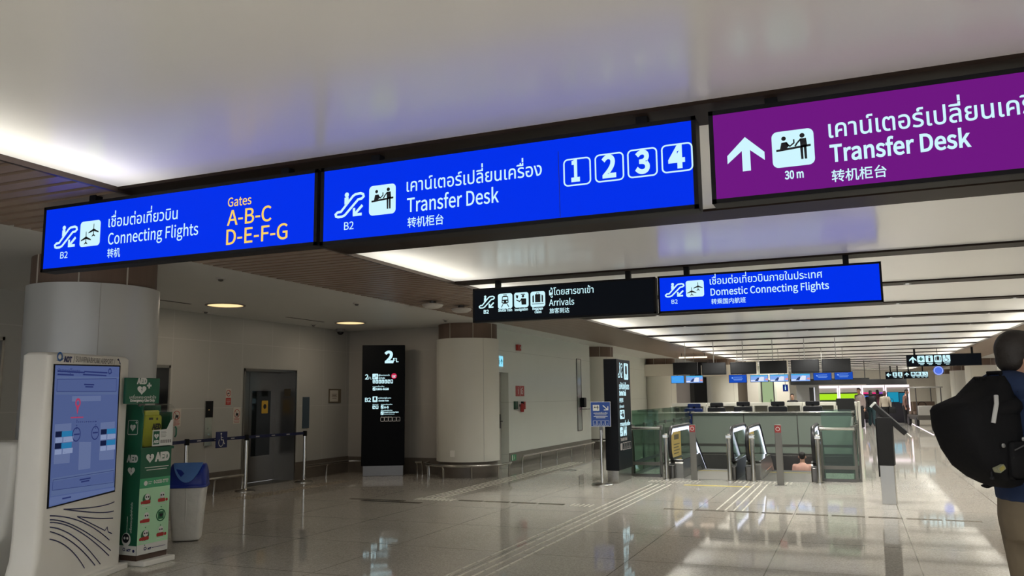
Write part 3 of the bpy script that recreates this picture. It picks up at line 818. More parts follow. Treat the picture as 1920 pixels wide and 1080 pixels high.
# -- domestic connecting flights, blue
t = hanging_sign('hanging_sign', 'lit blue hanging sign reading Domestic Connecting Flights', -2.0, .345, AY, 2.435, 2.860, SIGNBLUE, [(-1.675,2.921)[0], (0.007,2.942)[0]])
d = D(t)
d.text('เชื่อมต่อเที่ยวบินภายในประเทศ', (-1.412,2.728), (-0.233,2.726)[0], bold=.006, ys=1.12)
d.text('Domestic Connecting Flights', (-1.408,2.604), (-0.173,2.609)[0], bold=.005, ch=.078)
d.text('转乘国内航班', (-1.404,2.510), (-1.031,2.503)[0], bold=.01, ys=1.05)
d.text('B2', (-1.848,2.536), (-1.779,2.536)[0], bold=.003, ch=.046)
d.build('lettering', LIT, t, -.006)
d = D(t); ic_escalator(d, (-1.915,2.614), (-1.700,2.769)); d.build('escalator_pictogram', LIT, t, -.006)
d = D(t); d.rrect((-1.680,2.600), (-1.479,2.786), .025); d.build('pictogram_plate', LIT, t, -.006, 'white square plate of two aircraft')
d = D(t); ic_planes(d, (-1.680,2.600), (-1.479,2.786)); d.build('aircraft_pictogram', INK, t, -.008)

# -- far black direction signs
def far_sign(label, x0, x1, y, z0, z1, icons, arrow, ax):
    t = hanging_sign('hanging_sign', label, x0, x1, y, z0, z1, SIGNBLACK, [x0 + .25, x1 - .25], depth=.15, rim=.015)
    h = z1 - z0
    d = D(t)
    if arrow == 'up': ic_arrow_up(d, (ax, z0 + h * .30), (ax + h * .55, z0 + h * .85))
    else:
        c0 = (ax, z0 + h * .55); d.line([(c0[0], c0[1]), (c0[0] + h * .55, c0[1])], h * .13); d.line([(c0[0] + h * .25, c0[1] + h * .25), c0, (c0[0] + h * .25, c0[1] - h * .25)], h * .13)
    d.build('arrow', LIT, t, -.006)
    for k, (ix, fn, m_) in enumerate(icons):
        a = (ix, z0 + h * .34); b_ = (ix + h * .56, z0 + h * .90)
        d = D(t); d.rrect(a, b_, h * .06); d.build('pictogram_plate', LIT, t, -.006)
        d = D(t); fn(d, a, b_); d.build('pictogram', m_, t, -.010)
        d = D(t); d.rect((ix + .03, z0 + h * .22), (ix + h * .53, z0 + h * .27)); d.rect((ix + .08, z0 + h * .12), (ix + h * .46, z0 + h * .17)); d.build('caption_lines', LIT, t, -.006)
def ic_cross(d, a, b):
    B = Box(d, a, b); B.line([(.5, .2), (.5, .8)], .18); B.line([(.2, .5), (.8, .5)], .18)
TEAL = mat('teal_ink', (.01, .22, .20), .5)
far_sign('far black hanging sign with an up arrow and a green cross pictogram, behind the backpack', 1.68, 3.86, 30.03, 2.36, 2.75, [(2.0, ic_cross, TEAL), (2.25, ic_figure, INK), (2.50, ic_bag, INK), (2.75, ic_wheelchair, INK)], 'up', 1.76)
far_sign('small far black hanging sign with a left arrow, over the shop entrances', 1.63, 2.47, 48.3, 2.26, 2.64, [(1.98, ic_figure, INK), (2.24, ic_figure, INK)], 'left', 1.70)
far_sign('small far black hanging sign with an up arrow and four pictograms, over the shop entrances', 2.50, 3.68, 48.3, 2.26, 2.64, [(2.86, ic_bag, INK), (3.09, ic_bag, INK), (3.28, ic_figure, INK), (3.46, ic_wheelchair, INK)], 'up', 2.56)
t = thing('round_clock_sign', 'round glowing blue disc hanging under the far black sign', 'round lit sign', (2.62, 30.3, 2.22))
obj('disc_body', MB().lathe([(.15, -.03), (.15, .03)], n=32).turn(PI / 2, 'X'), glow('disc_blue', (.10, .20, .85), .9), t)
d = Decal(); d.ring((0, 0), .125, .02, 32); d.build('disc_rim', glow('disc_ring', (.45, .55, .95), 1.0), t, -.034)
obj('hanger', MB().tube([(0, 0, .14), (0, 0, .73)], .008, 6), BLACK, t)

# ================================================================ LEFT FOREGROUND
KIOSK = PLASTICWHITE
t = thing('information_kiosk', 'white touch-screen information kiosk with a blue airport map, beside the green first-aid stand', 'information kiosk', (-6.27, 5.72, 0), math.atan2(.94, -.33))
# local frame: x runs along the screen (0 = right edge of the face), -y faces the hall
KW = -1.18
body = MB()
sec = [(.05, .42, .0), (.075, .28, .0), (.12, .14, 0), (.20, .05, 0), (.30, .012, 0), (.45, .0, 0), (1.2, .0, 0), (1.88, .0, 0)]
# profile across the depth seen from the side: slim slab with a foot that flares to the left
rings = []
for z, fl, _ in sec:
    zz = z
    top = .0
    p = rrect_poly(KW - .045 - fl, 0.0, -.001, .24, .05, 5)
    rings.append([(x, y, zz + (x - KW) * .012 * (z > 1.5)) for x, y in p])
p = rrect_poly(KW - .02, -.025, .02, .22, .05, 5); rings.append([(x, y, 1.905 + (x - KW) * .012) for x, y in p])
body.loft(rings)
obj('cabinet', body, KIOSK, t, angle=50)
bp = MB().prism(rrect_poly(KW - .45, .03, -.06, .25, .02), 'z', 0, .05)
obj('base_plate', bp, KIOSK, t, bevel=.008)
obj('screen_bezel', MB().prism([(-1.176,1.811), (-0.181,1.837), (-0.165,0.701), (-1.149,0.680)][::-1], 'y', -.004, .01), BLACK, t, smooth=False)
SCR = glow('kiosk_screen', (.070, .100, .235), 1.0, rough=.15)
obj('screen', MB().prism([(-1.157,1.801), (-0.203,1.823), (-0.185,0.716), (-1.127,0.691)][::-1], 'y', -.006, -.003), SCR, t, smooth=False)
PALE = glow('screen_pale', (.085, .12, .245), 1.0); PALER = glow('screen_paler', (.11, .145, .28), 1.0); SCRINK = glow('screen_ink', (.02, .03, .12), 1.0)
SCRTEAL = glow('screen_teal', (.02, .16, .34), 1.0); SCRRED = glow('screen_red', (.35, .04, .10), 1.0); SCRGREY = glow('screen_grey', (.095, .13, .27), 1.0)
def quad(d, *ps): d.poly(list(ps))
d = Decal(); quad(d, (-1.143,1.714), (-0.201,1.730), (-0.203,1.714), (-1.141,1.696)); quad(d, (-1.133,1.592), (-0.223,1.598), (-0.220,1.571), (-1.134,1.568))
quad(d, (-1.113,0.911), (-0.201,0.911), (-0.198,0.883), (-1.113,0.885)); quad(d, (-1.115,0.817), (-0.190,0.796), (-0.189,0.752), (-1.116,0.772)); d.build('map_walkways', PALE, t, -.0075)
d = Decal(); quad(d, (-0.910,1.556), (-0.485,1.561), (-0.480,1.515), (-0.908,1.512)); quad(d, (-0.772,1.176), (-0.595,1.166), (-0.587,0.944), (-0.762,0.944))
quad(d, (-1.121,1.333), (-0.897,1.335), (-0.892,1.014), (-1.104,1.020)); quad(d, (-0.465,1.326), (-0.234,1.329), (-0.220,0.993), (-0.458,1.003)); d.build('map_rooms', PALER, t, -.0075)
d = Decal(); d.line([(-1.128,1.689), (-0.250,1.715), (-0.242,1.598), (-1.124,1.592)], .004, True); d.line([(-1.102,0.896), (-0.214,0.894), (-0.211,0.788), (-1.103,0.817)], .004, True)
for a in ((-0.821,1.240), (-0.544,1.241)): d.ring(a, .055, .010)
pa = [(-0.825,1.440), (-0.825,1.342), (-0.824,1.272)]; pb = [(-0.825,1.342), (-0.687,1.340), (-0.540,1.338), (-0.541,1.276)]
def dots(d, pts, r=.006, step=.028):
    for (a, b_) in zip(pts, pts[1:]):
        L = math.hypot(b_[0] - a[0], b_[1] - a[1])
        for k in range(int(L / step) + 1): q = k * step / L; d.disc((a[0] + (b_[0] - a[0]) * q, a[1] + (b_[1] - a[1]) * q), r, 8)
dots(d, pa); dots(d, pb)
for a, b_ in (((-0.752,1.654), .15), ((-0.733,1.635), .12), ((-0.737,0.862), .16), ((-0.713,0.843), .12), ((-0.856,1.241), .08), ((-0.582,1.243), .08), ((-0.965,0.736), .12)):
    d.rect((a[0], a[1] - .006), (a[0] + b_, a[1] + .006))
for a, b_ in (((-1.132,1.755), .38), ((-1.129,1.729), .22), ((-0.763,1.762), .36), ((-0.777,1.737), .36)): d.rect((a[0], a[1] - .006), (a[0] + b_, a[1] + .006))
d.build('map_lines', SCRINK, t, -.009)
d = Decal(); d.text('ผังอาคารผู้โดยสาร', (-1.131,1.747), (-0.821,1.757)[0], bold=.01); d.build('map_title', SCRINK, t, -.009)
d = Decal()
for a in ((-1.108,1.230), (-1.107,1.137), (-0.458,1.222), (-0.456,1.124)): d.rect(a, (a[0] + .095, a[1] + .045))
d.build('gate_tiles_dark', glow('screen_black', (.006, .010, .04), 1.0), t, -.009)
d = Decal()
for a in ((-1.024,1.229), (-1.024,1.135), (-0.361,1.223), (-0.359,1.124)): d.rect(a, (a[0] + .145, a[1] + .045))
d.build('gate_tiles_teal', SCRTEAL, t, -.009)
d = Decal()
for a in ((-1.103,1.185), (-1.102,1.092), (-0.454,1.178), (-0.451,1.080)): d.rect(a, (a[0] + .09, a[1] + .040)); d.rect((a[0] + .105, a[1]), (a[0] + .24, a[1] + .042))
d.build('gate_tiles_pale', glow('screen_white', (.21, .26, .42), 1.0), t, -.009)
d = Decal()
for a, k in (((-1.081,1.198), '9'), ((-0.972,1.194), '8'), ((-1.077,1.103), '7'), ((-0.975,1.100), '10'), ((-0.423,1.192), '6'), ((-0.310,1.189), '10'), ((-0.424,1.094), '2'), ((-0.300,1.089), '3')): d.text(k, a, h=.022)
d.build('gate_numbers', SCRINK, t, -.0105)
d = Decal(); a = (-0.828,1.500); d.ring(a, .030, .018, 20); d.poly([(a[0] - .02, a[1] - .03), (a[0] + .02, a[1] - .03), (a[0], a[1] - .10)]); d.rect((a[0] - .09, a[1] - .125), (a[0] + .09, a[1] - .115)); d.build('map_pin', SCRRED, t, -.0105, 'red location pin')
d = Decal(); quad(d, (-1.128,0.752), (-0.180,0.741), (-0.182,0.717), (-1.125,0.700)); quad(d, (-1.121,0.764), (-0.180,0.741), (-0.182,0.721), (-1.126,0.735)); d.build('map_footer', SCRGREY, t, -.0075)
LOGOBLUE = mat('logo_blue', (.03, .13, .38), .4); NAVY = mat('navy_ink', (.012, .018, .10), .4)
def aot_logo(d1, d2, a, s):
    d1.ring((a[0] + .5 * s, a[1] + .55 * s), .36 * s, .20 * s, 20)
    d1.poly([(a[0] - .1 * s, a[1] + .12 * s), (a[0] + .9 * s, a[1] + .22 * s), (a[0] + 1.15 * s, a[1] + .5 * s), (a[0] + .9 * s, a[1] + .38 * s)])
d = Decal(); aot_logo(d, d, (-1.145,1.825), .085); d.build('airport_logo', LOGOBLUE, t, -.0035, 'round blue airport emblem')
d = Decal(); d.text('AOT', (-1.050,1.836), (-0.936,1.845)[0], bold=.03); d.build('brand_lettering', NAVY, t, -.0035)
d = Decal(); d.text('/ SUVARNABHUMI AIRPORT /', (-0.917,1.842), (-0.276,1.864)[0], bold=.015, ys=1.2); d.build('airport_lettering', mat('grey_ink', (.30, .29, .27), .5), t, -.0035)
d = Decal(); a = (-0.247,1.886); d.poly([a, (a[0] + .03, a[1] + .012), (a[0] + .07, a[1] - .04), (a[0] + .05, a[1] - .04), (a[0] + .035, a[1] - .012)]); d.build('aircraft_mark', NAVY, t, -.0035)
d = Decal(); aot_logo(d, d, (-0.395,1.744), .06); d.build('screen_logo', SCRINK, t, -.0095)
# thin flowing lines printed on the lower front
def curve(p, n=14):
    """Quadratic through three points."""
    (x0, y0), (x1, y1), (x2, y2) = p; cx, cy = 2 * x1 - (x0 + x2) / 2, 2 * y1 - (y0 + y2) / 2
    return [((1 - u) ** 2 * x0 + 2 * u * (1 - u) * cx + u * u * x2, (1 - u) ** 2 * y0 + 2 * u * (1 - u) * cy + u * u * y2) for u in [k / n for k in range(n + 1)]]
d = Decal(); wl_ = .009
for p in (((-0.929,0.649), (-0.460,0.606), (-0.164,0.613)), ((-0.929,0.649), (-0.455,0.559), (-0.167,0.532)), ((-0.733,0.564), (-0.450,0.509), (-0.173,0.471)),
          ((-1.106,0.622), (-0.653,0.507), (-0.214,0.286)), ((-1.103,0.591), (-0.714,0.472), (-0.182,0.191)), ((-1.101,0.570), (-0.711,0.447), (-0.208,0.152)),
          ((-1.097,0.534), (-0.738,0.393), (-0.340,0.104)), ((-1.093,0.499), (-0.766,0.356), (-0.421,0.109)), ((-1.090,0.441), (-0.825,0.325), (-0.581,0.119))):
    d.line(curve(p), wl_)
d.line([(-0.733,0.564), (-0.296,0.382), (-0.262,0.406), (-0.243,0.362), (-0.178,0.337)], wl_)
d.build('wave_lines', NAVY, t, -.0035, 'thin navy flowing lines')

# white machine cut by the left edge of the frame
t = thing('ticket_machine', 'plain white rounded machine cut off by the left edge, left of the kiosk', 'machine', (-6.93, 4.8, 0))
m = MB(); rings = []
for z, x1, y0 in ((.03, .10, .0), (.30, .22, .0), (.41, .325, .0), (.62, .36, 0), (.90, .395, 0), (1.08, .41, 0), (1.14, .40, .005), (1.17, .37, .02), (1.18, .32, .04)):
    rings.append([(x, y, z) for x, y in rrect_poly(-.45, x1, y0, .34 - y0, .05)])
obj('housing', m.loft(rings), KIOSK, t, angle=55)
obj('foot', MB().prism(rrect_poly(-.45, .05, -.05, .38, .05), 'z', 0, .03), DSTEEL, t)

# green first-aid (AED) stand
GREEN = mat('deep_green', (.012, .115, .060), .35, noise=.05, scale=5); LGREEN = mat('light_green', (.46, .78, .50), .4); MGREEN = mat('mid_green', (.06, .36, .17), .4)
PRINTWHITE = mat('print_white', (.72, .73, .70), .4)
AX = -6.18
t = thing('defibrillator_stand', 'green first-aid stand printed AED with step-by-step pictures, right of the white kiosk', 'first-aid stand', (AX, 5.81, 0), PI / 2)
AW = .37
obj('pedestal', MB().box(0, AW, .0, .22, .10, 1.05), GREEN, t, smooth=False)
obj('base_plate', MB().prism(rrect_poly(.02, AW + .03, -.08, .23, .02), 'z', 0, .05), KIOSK, t, bevel=.008)
obj('plinth', MB().box(.005, AW - .005, .005, .215, .05, .10), mat('brown_plinth', (.09, .055, .04), .5), t, smooth=False)
def A(o=None): return Decal(5.81, 0)
d = A(); d.rect((5.811, .78), (5.81 + AW - .001, 1.045)); d.build('header_panel', GREEN, t, -.0005)
d = A(); d.rect((5.811, .70), (5.81 + AW - .001, .79)); d.build('phone_band', MGREEN, t, -.001)
d = A(); d.rect((5.811, .185), (5.81 + AW - .001, .70)); d.build('picture_panel', LGREEN, t, -.001)
d = A(); d.rect((5.811, .10), (5.81 + AW - .001, .19)); d.build('footer_panel', PRINTWHITE, t, -.0015)
d = A(); ic_heart(d, (5.87, .925), (5.965, 1.025)); d.text('AED', (5.975, .945), 6.155, bold=.03, ys=1.1)
d.rect((5.86, .885), (6.15, .892)); d.rect((5.88, .862), (6.13, .869)); d.disc((5.88, .745), .022); d.text('0-2132-7777', (5.975, .735), 6.155, bold=.02, ys=1.2); d.rect((5.91, .752), (5.955, .757)); d.rect((5.91, .735), (5.945, .740)); d.build('heart_print', PRINTWHITE, t, -.003)
d = A(); ic_bolt(d, (5.885, .935), (5.95, 1.02)); d.build('bolt_print', INK, t, -.0045)
RED = mat('print_red', (.42, .035, .03), .45); DGREEN2 = mat('print_green', (.02, .16, .06), .45)
steps = [(5.90, .60), (6.08, .60), (5.90, .43), (6.08, .43), (5.90, .27), (6.08, .28)]
d = A()
for i, (x, z) in enumerate(steps):
    if i in (0, 4): d.disc((x, z), .048)
    if i == 3: d.rrect((x - .035, z - .035), (x + .035, z + .035), .012); d.ring((x, z), .052, .012)
    if i < 5: d.poly([(x - .008, z - .085), (x + .008, z - .085), (x, z - .098)] if i % 2 == 0 else [(x - .008, z - .088), (x + .008, z - .088), (x, z - .10)])
d.build('step_discs', DGREEN2, t, -.0025)
d = A()
for i, (x, z) in enumerate(steps):
    if i == 3: continue
    d.rrect((x - .045, z - .045), (x + .045, z - .012), .012); d.disc((x - .055 if i % 2 == 0 else x + .062, z - .03), .014)
d.build('step_figures_red', RED, t, -.0035)
d = A()
for i, (x, z) in enumerate(steps):
    if i == 3: continue
    d.disc((x + .005, z + .018), .030)
    d.rect((x - .05, z - .066), (x + .05, z - .060))
d.build('step_figures_white', PRINTWHITE, t, -.0045)
d = A()
for i, (x, z) in enumerate(steps):
    if i == 3: ic_heart(d, (x - .022, z - .022), (x + .022, z + .022)); continue
    d.disc((x - .008, z + .018), .008); d.disc((x + .018, z + .018), .008)
d.build('step_figures_black', INK, t, -.0055)
d = A(); aot_logo(d, d, (5.89, .13), .035); d.rect((5.985, .142), (6.15, .147)); d.text('AOT', (5.935, .135), 5.98, bold=.03); d.build('footer_logo', NAVY, t, -.003)
# its narrow left side faces the camera: drawn on the side wall of the stand
sd = bpy.data.objects.new('side_print', None); COL.objects.link(sd); sd.parent = t; sd.location = (-.0005, .22, 0); sd.rotation_euler = (0, 0, -PI / 2)
d = Decal(); d.text('AED', (.045, .945), .185, bold=.025, ys=1.15); ic_heart(d, (.065, .815), (.155, .905))
d.text('Automated External Defibrillator', (.095, .30), h=.020, bold=.02, rot=True); d.text('เครื่องกระตุกไฟฟ้าหัวใจ', (.150, .30), h=.022, bold=.015, rot=True); d.rect((.001, .10), (.219, .185)); d.build('side_lettering', PRINTWHITE, sd, -.001)
d = Decal(); d.disc((.09, .24), .055, e=1.1); d.build('face_mark', PRINTWHITE, sd, -.002)
d = Decal(); d.disc((.085, .25), .042); d.build('face_dark', INK, sd, -.003); 
d = Decal(); d.disc((.07, .252), .012); d.disc((.105, .252), .012); d.build('face_eyes', PRINTWHITE, sd, -.004)
d = Decal(); ic_bolt(d, (.085, .83), (.135, .89)); d.build('side_bolt', INK, sd, -.002)
d = Decal(); aot_logo(d, d, (.05, .13), .035); d.text('AOT', (.095, .135), .15, bold=.03); d.disc((.185, .14), .014); d.build('side_logo', NAVY, sd, -.002)
# cabinet: green back and side, clear curved cover
cab = MB(); cab.box(-.02, .0, -.01, .20, 1.055, 1.47); cab.box(-.02, AW + .01, .17, .20, 1.055, 1.47); cab.box(-.02, AW + .01, -.02, .20, 1.05, 1.075); cab.box(AW - .01, AW + .01, .02, .20, 1.055, 1.40)
side = [(-.02, 1.06), (.20, 1.06), (.20, 1.48), (.06, 1.48), (.0, 1.45), (-.03, 1.38)]
cab.prism(side, 'x', -.025, -.012)
obj('cabinet', cab, GREEN, t, smooth=False)
cv = []
for k in range(9):
    a = PI / 2 * k / 8
    cv.append((-.035 + .10 * (1 - math.sin(a)) * 1.0, 1.39 + .09 * math.cos(PI / 2 - a) if False else 1.38 + .10 * math.sin(a)))
outer = [(-.035, 1.08), (-.035, 1.36)] + [(.065 - .10 * math.cos(PI / 2 * k / 8), 1.38 + .10 * math.sin(PI / 2 * k / 8)) for k in range(9)] + [(.17, 1.48)]
cm = MB(); n = len(outer)
cm.add([(-.01, y, z) for y, z in outer] + [(AW + .005, y, z) for y, z in outer], [(k, k + 1, n + k + 1, n + k) for k in range(n - 1)])
obj('clear_cover', cm, CLEAR, t)
obj('cover_handle', MB().tube([(AW - .005, -.04, 1.26), (AW - .005, -.055, 1.24), (AW - .005, -.055, 1.18), (AW - .005, -.04, 1.16)], .007, 8), GREEN, t)
cd_ = bpy.data.objects.new('side_badge', None); COL.objects.link(cd_); cd_.parent = t; cd_.location = (-.0255, .20, 0); cd_.rotation_euler = (0, 0, -PI / 2)
d = Decal(); d.frame((.05, 1.20), (.17, 1.33), .01, .006); ic_heart(d, (.075, 1.225), (.145, 1.30)); d.line([(.14, 1.31), (.165, 1.31)], .008); d.line([(.1525, 1.298), (.1525, 1.322)], .008); d.build('badge_print', PRINTWHITE, cd_, -.001)
d = Decal(); ic_bolt(d, (.09, 1.235), (.13, 1.285)); d.build('badge_bolt', GREEN, cd_, -.002)
# label on the cover
d = A(); d.poly([(5.90, 1.085), (6.15, 1.085), (6.15, 1.33), (6.12, 1.325), (6.07, 1.24), (5.90, 1.235)]); d.build('cover_label', PRINTWHITE, t, -.037, 'white label cut to a wave on the clear cover')
d = A(); d.rect((5.91, 1.10), (5.985, 1.225)); d.build('label_green', GREEN, t, -.038)
d = A(); ic_heart(d, (5.92, 1.15), (5.975, 1.205)); d.text('AED', (5.915, 1.115), 5.978, bold=.03); d.build('label_heart', PRINTWHITE, t, -.039)
d = A(); ic_bolt(d, (5.93, 1.155), (5.965, 1.195)); d.build('label_bolt', GREEN, t, -.040)
d = A()
for k in range(5): d.rect((6.0, 1.215 - .012 * k), (6.06 + .01 * (k % 2), 1.219 - .012 * k))
for k in range(6): d.rect((6.0 + .023 * k, 1.11), (6.017 + .023 * k, 1.14))
d.build('label_text', mat('label_grey', (.25, .25, .24), .5), t, -.038)
# top sign board
obj('sign_board', MB().box(-.22, AW - .19, -.01, .02, 1.485, 1.725), GREEN, t, bevel=.004)
obj('sign_stem', MB().box(-.05, .02, .0, .015, 1.46, 1.50), DSTEEL, t)
sb = bpy.data.objects.new('board_print', None); COL.objects.link(sb); sb.parent = t; sb.location = (0, -.01, 0)
d = Decal(); d.text('AED', (-.10, 1.672), .02, bold=.03, ys=1.1); ic_heart(d, (-.09, 1.565), (.015, 1.66)); d.line([(.02, 1.655), (.075, 1.655)], .018); d.line([(.0475, 1.628), (.0475, 1.682)], .018)
d.text('เครื่องกระตุกหัวใจ', (-.175, 1.533), .135, bold=.01, ys=.8); d.text('Emergency Use Only', (-.165, 1.505), .125, bold=.02); d.build('board_heart', PRINTWHITE, sb, -.002)
d = Decal(); ic_bolt(d, (-.072, 1.575), (-.003, 1.65)); d.build('board_bolt', GREEN, sb, -.003)

t = thing('defibrillator', 'yellow-green AED defibrillator case behind the clear cover of the green stand', 'defibrillator', (AX - .07, 5.99, 1.076), PI / 2)
YG = mat('yellow_green_case', (.50, .52, .03), .4)
obj('case', MB().prism(rrect_poly(-.115, .105, .0, .30, .03), 'y', -.02, .06), YG, t, bevel=.012)
obj('case_lid', MB().prism(rrect_poly(-.095, .085, .24, .345, .02), 'y', -.005, .04), YG, t, bevel=.008)
d = Decal(); d.text('AED', (-.02, .165), .09, bold=.03, ys=1.2); d.rect((-.06, .255), (-.01, .275)); d.disc((.04, .262), .012); d.build('case_lettering', mat('case_dark', (.05, .05, .02), .5), t, -.0225)

# waste bin
t = thing('waste_bin', 'waste bin with a blue swing lid over a clear plastic bag body', 'waste bin', (-6.83, 7.10, 0), .62)
BB = mat('bin_blue', (.010, .032, .30), .35); BL = mat('bin_light_blue', (.10, .24, .62), .4)
rings = []
for z, a, b_ in ((.01, .135, .115), (.03, .145, .125), (.30, .165, .140), (.585, .185, .160)):
    rings.append([(x, y, z) for x, y in rrect_poly(-a, a, -b_, b_, .05, 4)])
m = MB().loft(rings)
bagm = mat('bin_bag_plastic', (.80, .79, .75), .32, noise=.10, scale=9, bump=.9)
obj('bag_body', m, bagm, t, angle=60)
fold = MB()
for k in range(12):
    a = 2 * PI * k / 12
    x, y = .166 * math.cos(a), .141 * math.sin(a)
    fold.tube([(x * 1.10, y * 1.10, .575), (x * 1.04, y * 1.03, .45), (x * .98, y * .98, .28), (x * .86, y * .86, .05)], [.012, .009, .007, .004], 6)
obj('bag_folds', fold, bagm, t, angle=60)
obj('bin_rim', MB().loft([[(x, y, z) for x, y in rrect_poly(-a, a, -b_, b_, .06, 4)] for z, a, b_ in ((.57, .195, .170), (.575, .205, .18), (.60, .205, .18), (.605, .20, .175))]), BB, t, angle=50)
rings = []
for k in range(9):
    u = k / 8; z = .60 + .225 * math.sin(u * PI / 2) ** 1.0
    a = .198 - .035 * u ** 2; b_ = .172 * math.cos(u * PI / 2 * .93)
    rings.append([(x, y, z) for x, y in rrect_poly(-a, a, -b_, b_, min(.05, b_ * .45), 4)])
obj('swing_lid_housing', MB().loft(rings), BB, t, angle=55)
fl_ = MB(); n = 20; vs = []; 
for k in range(n + 1):
    a = PI + PI * k / n
    u = math.cos(a); v = math.sin(a)
    lift = 1 + v                                      # 0 at the bottom of the flap, 1 at the top
    uu = .06 + .84 * lift
    z = .60 + .225 * math.sin(uu * PI / 2); yb = .172 * math.cos(uu * PI / 2 * .93)
    vs.append((u * .150, -yb - .016, z + .012))
fl_.add(vs + [(x, y + .02, z - .004) for x, y, z in vs], [tuple(range(n + 1))] + [(k, k + 1, n + 2 + k, n + 1 + k) for k in range(n)])
obj('swing_flap', fl_, BL, t, smooth=True, angle=60, label='light blue swing flap')

# rope barrier posts and their belts
BELT = mat('navy_belt', (.010, .016, .065), .6)
def stanchion(x, y, label, belt_to=None):
    t = thing('barrier_post', label, 'barrier post', (x, y, 0), group=None)
    obj('base', MB().lathe([(.165, 0), (.165, .012), (.15, .022), (.05, .035), (.032, .05)], n=36), STEEL, t)
    obj('post', MB().lathe([(.031, .03), (.031, .86)], n=20), CHROME, t)
    obj('belt_head', MB().lathe([(.036, .84), (.038, .855), (.038, .925), (.03, .935)], n=20), BLACK, t)
    if belt_to:
        dx, dy = belt_to[0] - x, belt_to[1] - y; L = math.hypot(dx, dy); a = math.atan2(dy, dx)
        bm = MB().box(.036, L - .042, -.002, .002, .868, .918).turn(a)
        b_ = obj('belt', bm, BELT, t, smooth=False)
        pm = MB(); s_ = .22
        while s_ < L - .2: pm.box(s_, s_ + .09, -.0045, -.002, .884, .902); s_ += .40
        obj('belt_print', pm.turn(a), mat('belt_white', (.42, .42, .45), .5), b_, smooth=False)
    return t
P0, P1, P2, P3 = (-9.18, 8.55), (-9.42, 9.72), (-9.50, 11.15), (-9.47, 12.70)
stanchion(*P1, 'chrome barrier post just above the blue bin lid', P2)
stanchion(*P2, 'chrome barrier post at the left jamb of the lift door', P3)
stanchion(*P3, 'chrome barrier post at the right jamb of the lift door')
stanchion(*P0, 'chrome barrier post hidden behind the green first-aid stand, holding the start of the belt', P1)
t = thing('wheelchair_sign', 'square navy wheelchair sign hanging on the barrier belt', 'wheelchair sign', (-9.45, 10.44, .76), PI / 2)
obj('plate', MB().box(-.125, .125, -.055, -.040, 0, .255), NAVY, t, bevel=.003)
obj('hook', MB().box(-.06, .06, -.042, -.008, .165, .172).box(-.06, .06, -.012, -.008, .14, .17), NAVY, t, smooth=False)
d = Decal(); ic_wheelchair(d, (-.095, .01), (.095, .245)); d.build('wheelchair_pictogram', PRINTWHITE, t, -.057)

# things on the lift wall
def wall_item(name, label, cat, y, z, w_, h_, m_, dp=.012, x=XW, bevel=.002):
    t = thing(name, label, cat, (x, y, z), PI / 2)
    obj('plate', MB().box(-w_ / 2, w_ / 2, -dp, 0, 0, h_), m_, t, bevel=bevel)
    return t
t = wall_item('lift_call_panel', 'tall narrow lift call panel, black above and steel below', 'lift call panel', 10.66, .775, .17, .73, STEEL, .02)
obj('display', MB().box(-.085, .085, -.024, -.02, .46, .73), BLACK, t, smooth=False)
bt = MB()
for z in (.18, .28): bt.cyl((0, -.02, z), (0, -.03, z), .018)
obj('buttons', bt, CHROME, t)
d = Decal(); d.disc((-.01, .585), .010); d.build('indicator_light', glow('amber_dot', (.6, .4, .15), .8), t, -.0255)
PAPER = mat('paper_white', (.56, .53, .47), .5)
t = wall_item('no_smoking_notice', 'small white and red no-smoking notice above the lift call panel height', 'wall notice', 11.12, 1.43, .135, .28, PAPER, .004)
d = Decal(); d.ring((0, .205), .05, .012); d.line([(-.035, .17), (.035, .24)], .010); d.rect((-.062, .005), (.062, .125)); d.build('red_print', RED, t, -.005)
d = Decal(); d.line([(-.03, .20), (.025, .20)], .012); d.build('cigarette_print', INK, t, -.0055)
d = Decal(); d.rect((-.045, .085), (.045, .092)); d.rect((-.045, .06), (.045, .067)); d.rect((-.03, .035), (.03, .042)); d.build('notice_lines', PAPER, t, -.006)
def trolley_notice(y, label):
    t = wall_item('no_trolley_notice', label, 'wall notice', y, 1.11, .185, .28, PAPER, .004)
    d = Decal(); d.ring((0, .175), .068, .010); d.line([(-.045, .222), (.045, .128)], .009); d.build('prohibition_ring', RED, t, -.005)
    d = Decal(); d.poly([(-.03, .14), (.035, .14), (.04, .175), (-.02, .185)]); d.disc((-.02, .13), .010); d.disc((.025, .13), .010); d.build('trolley_print', INK, t, -.0055)
    d = Decal()
    for k, z in enumerate((.085, .068, .040, .022)): d.rect((-.07 + .01 * (k % 2), z), (.07 - .01 * (k % 2), z + .007))
    d.build('notice_text', RED, t, -.005)
trolley_notice(9.97, 'white no-trolley notice on the wall left of the lift call panel')
trolley_notice(11.34, 'white no-trolley notice beside the left jamb of the lift door')
t = wall_item('glass_plate', 'blank narrow blue-grey glass plate right of the lift door', 'wall plate', 13.28, .96, .21, .60, mat('blue_grey_glass', (.06, .085, .11), .08), .012)
t = wall_item('name_plaque', 'landscape framed plaque on the lift wall near the corner', 'plaque', 14.24, 1.44, .42, .28, mat('plaque_bronze', (.16, .13, .09), .35, .4), .015)
obj('plaque_face', MB().box(-.185, .10, -.018, -.015, .025, .255), PAPER, t, smooth=False)
d = Decal()
for k, z in enumerate((.17, .145, .12, .085)): d.rect((-.13 + .02 * (k % 2), z), (.06 - .02 * (k % 2), z + .010))
d.build('plaque_text', mat('bronze_ink', (.12, .09, .05), .5), t, -.019)

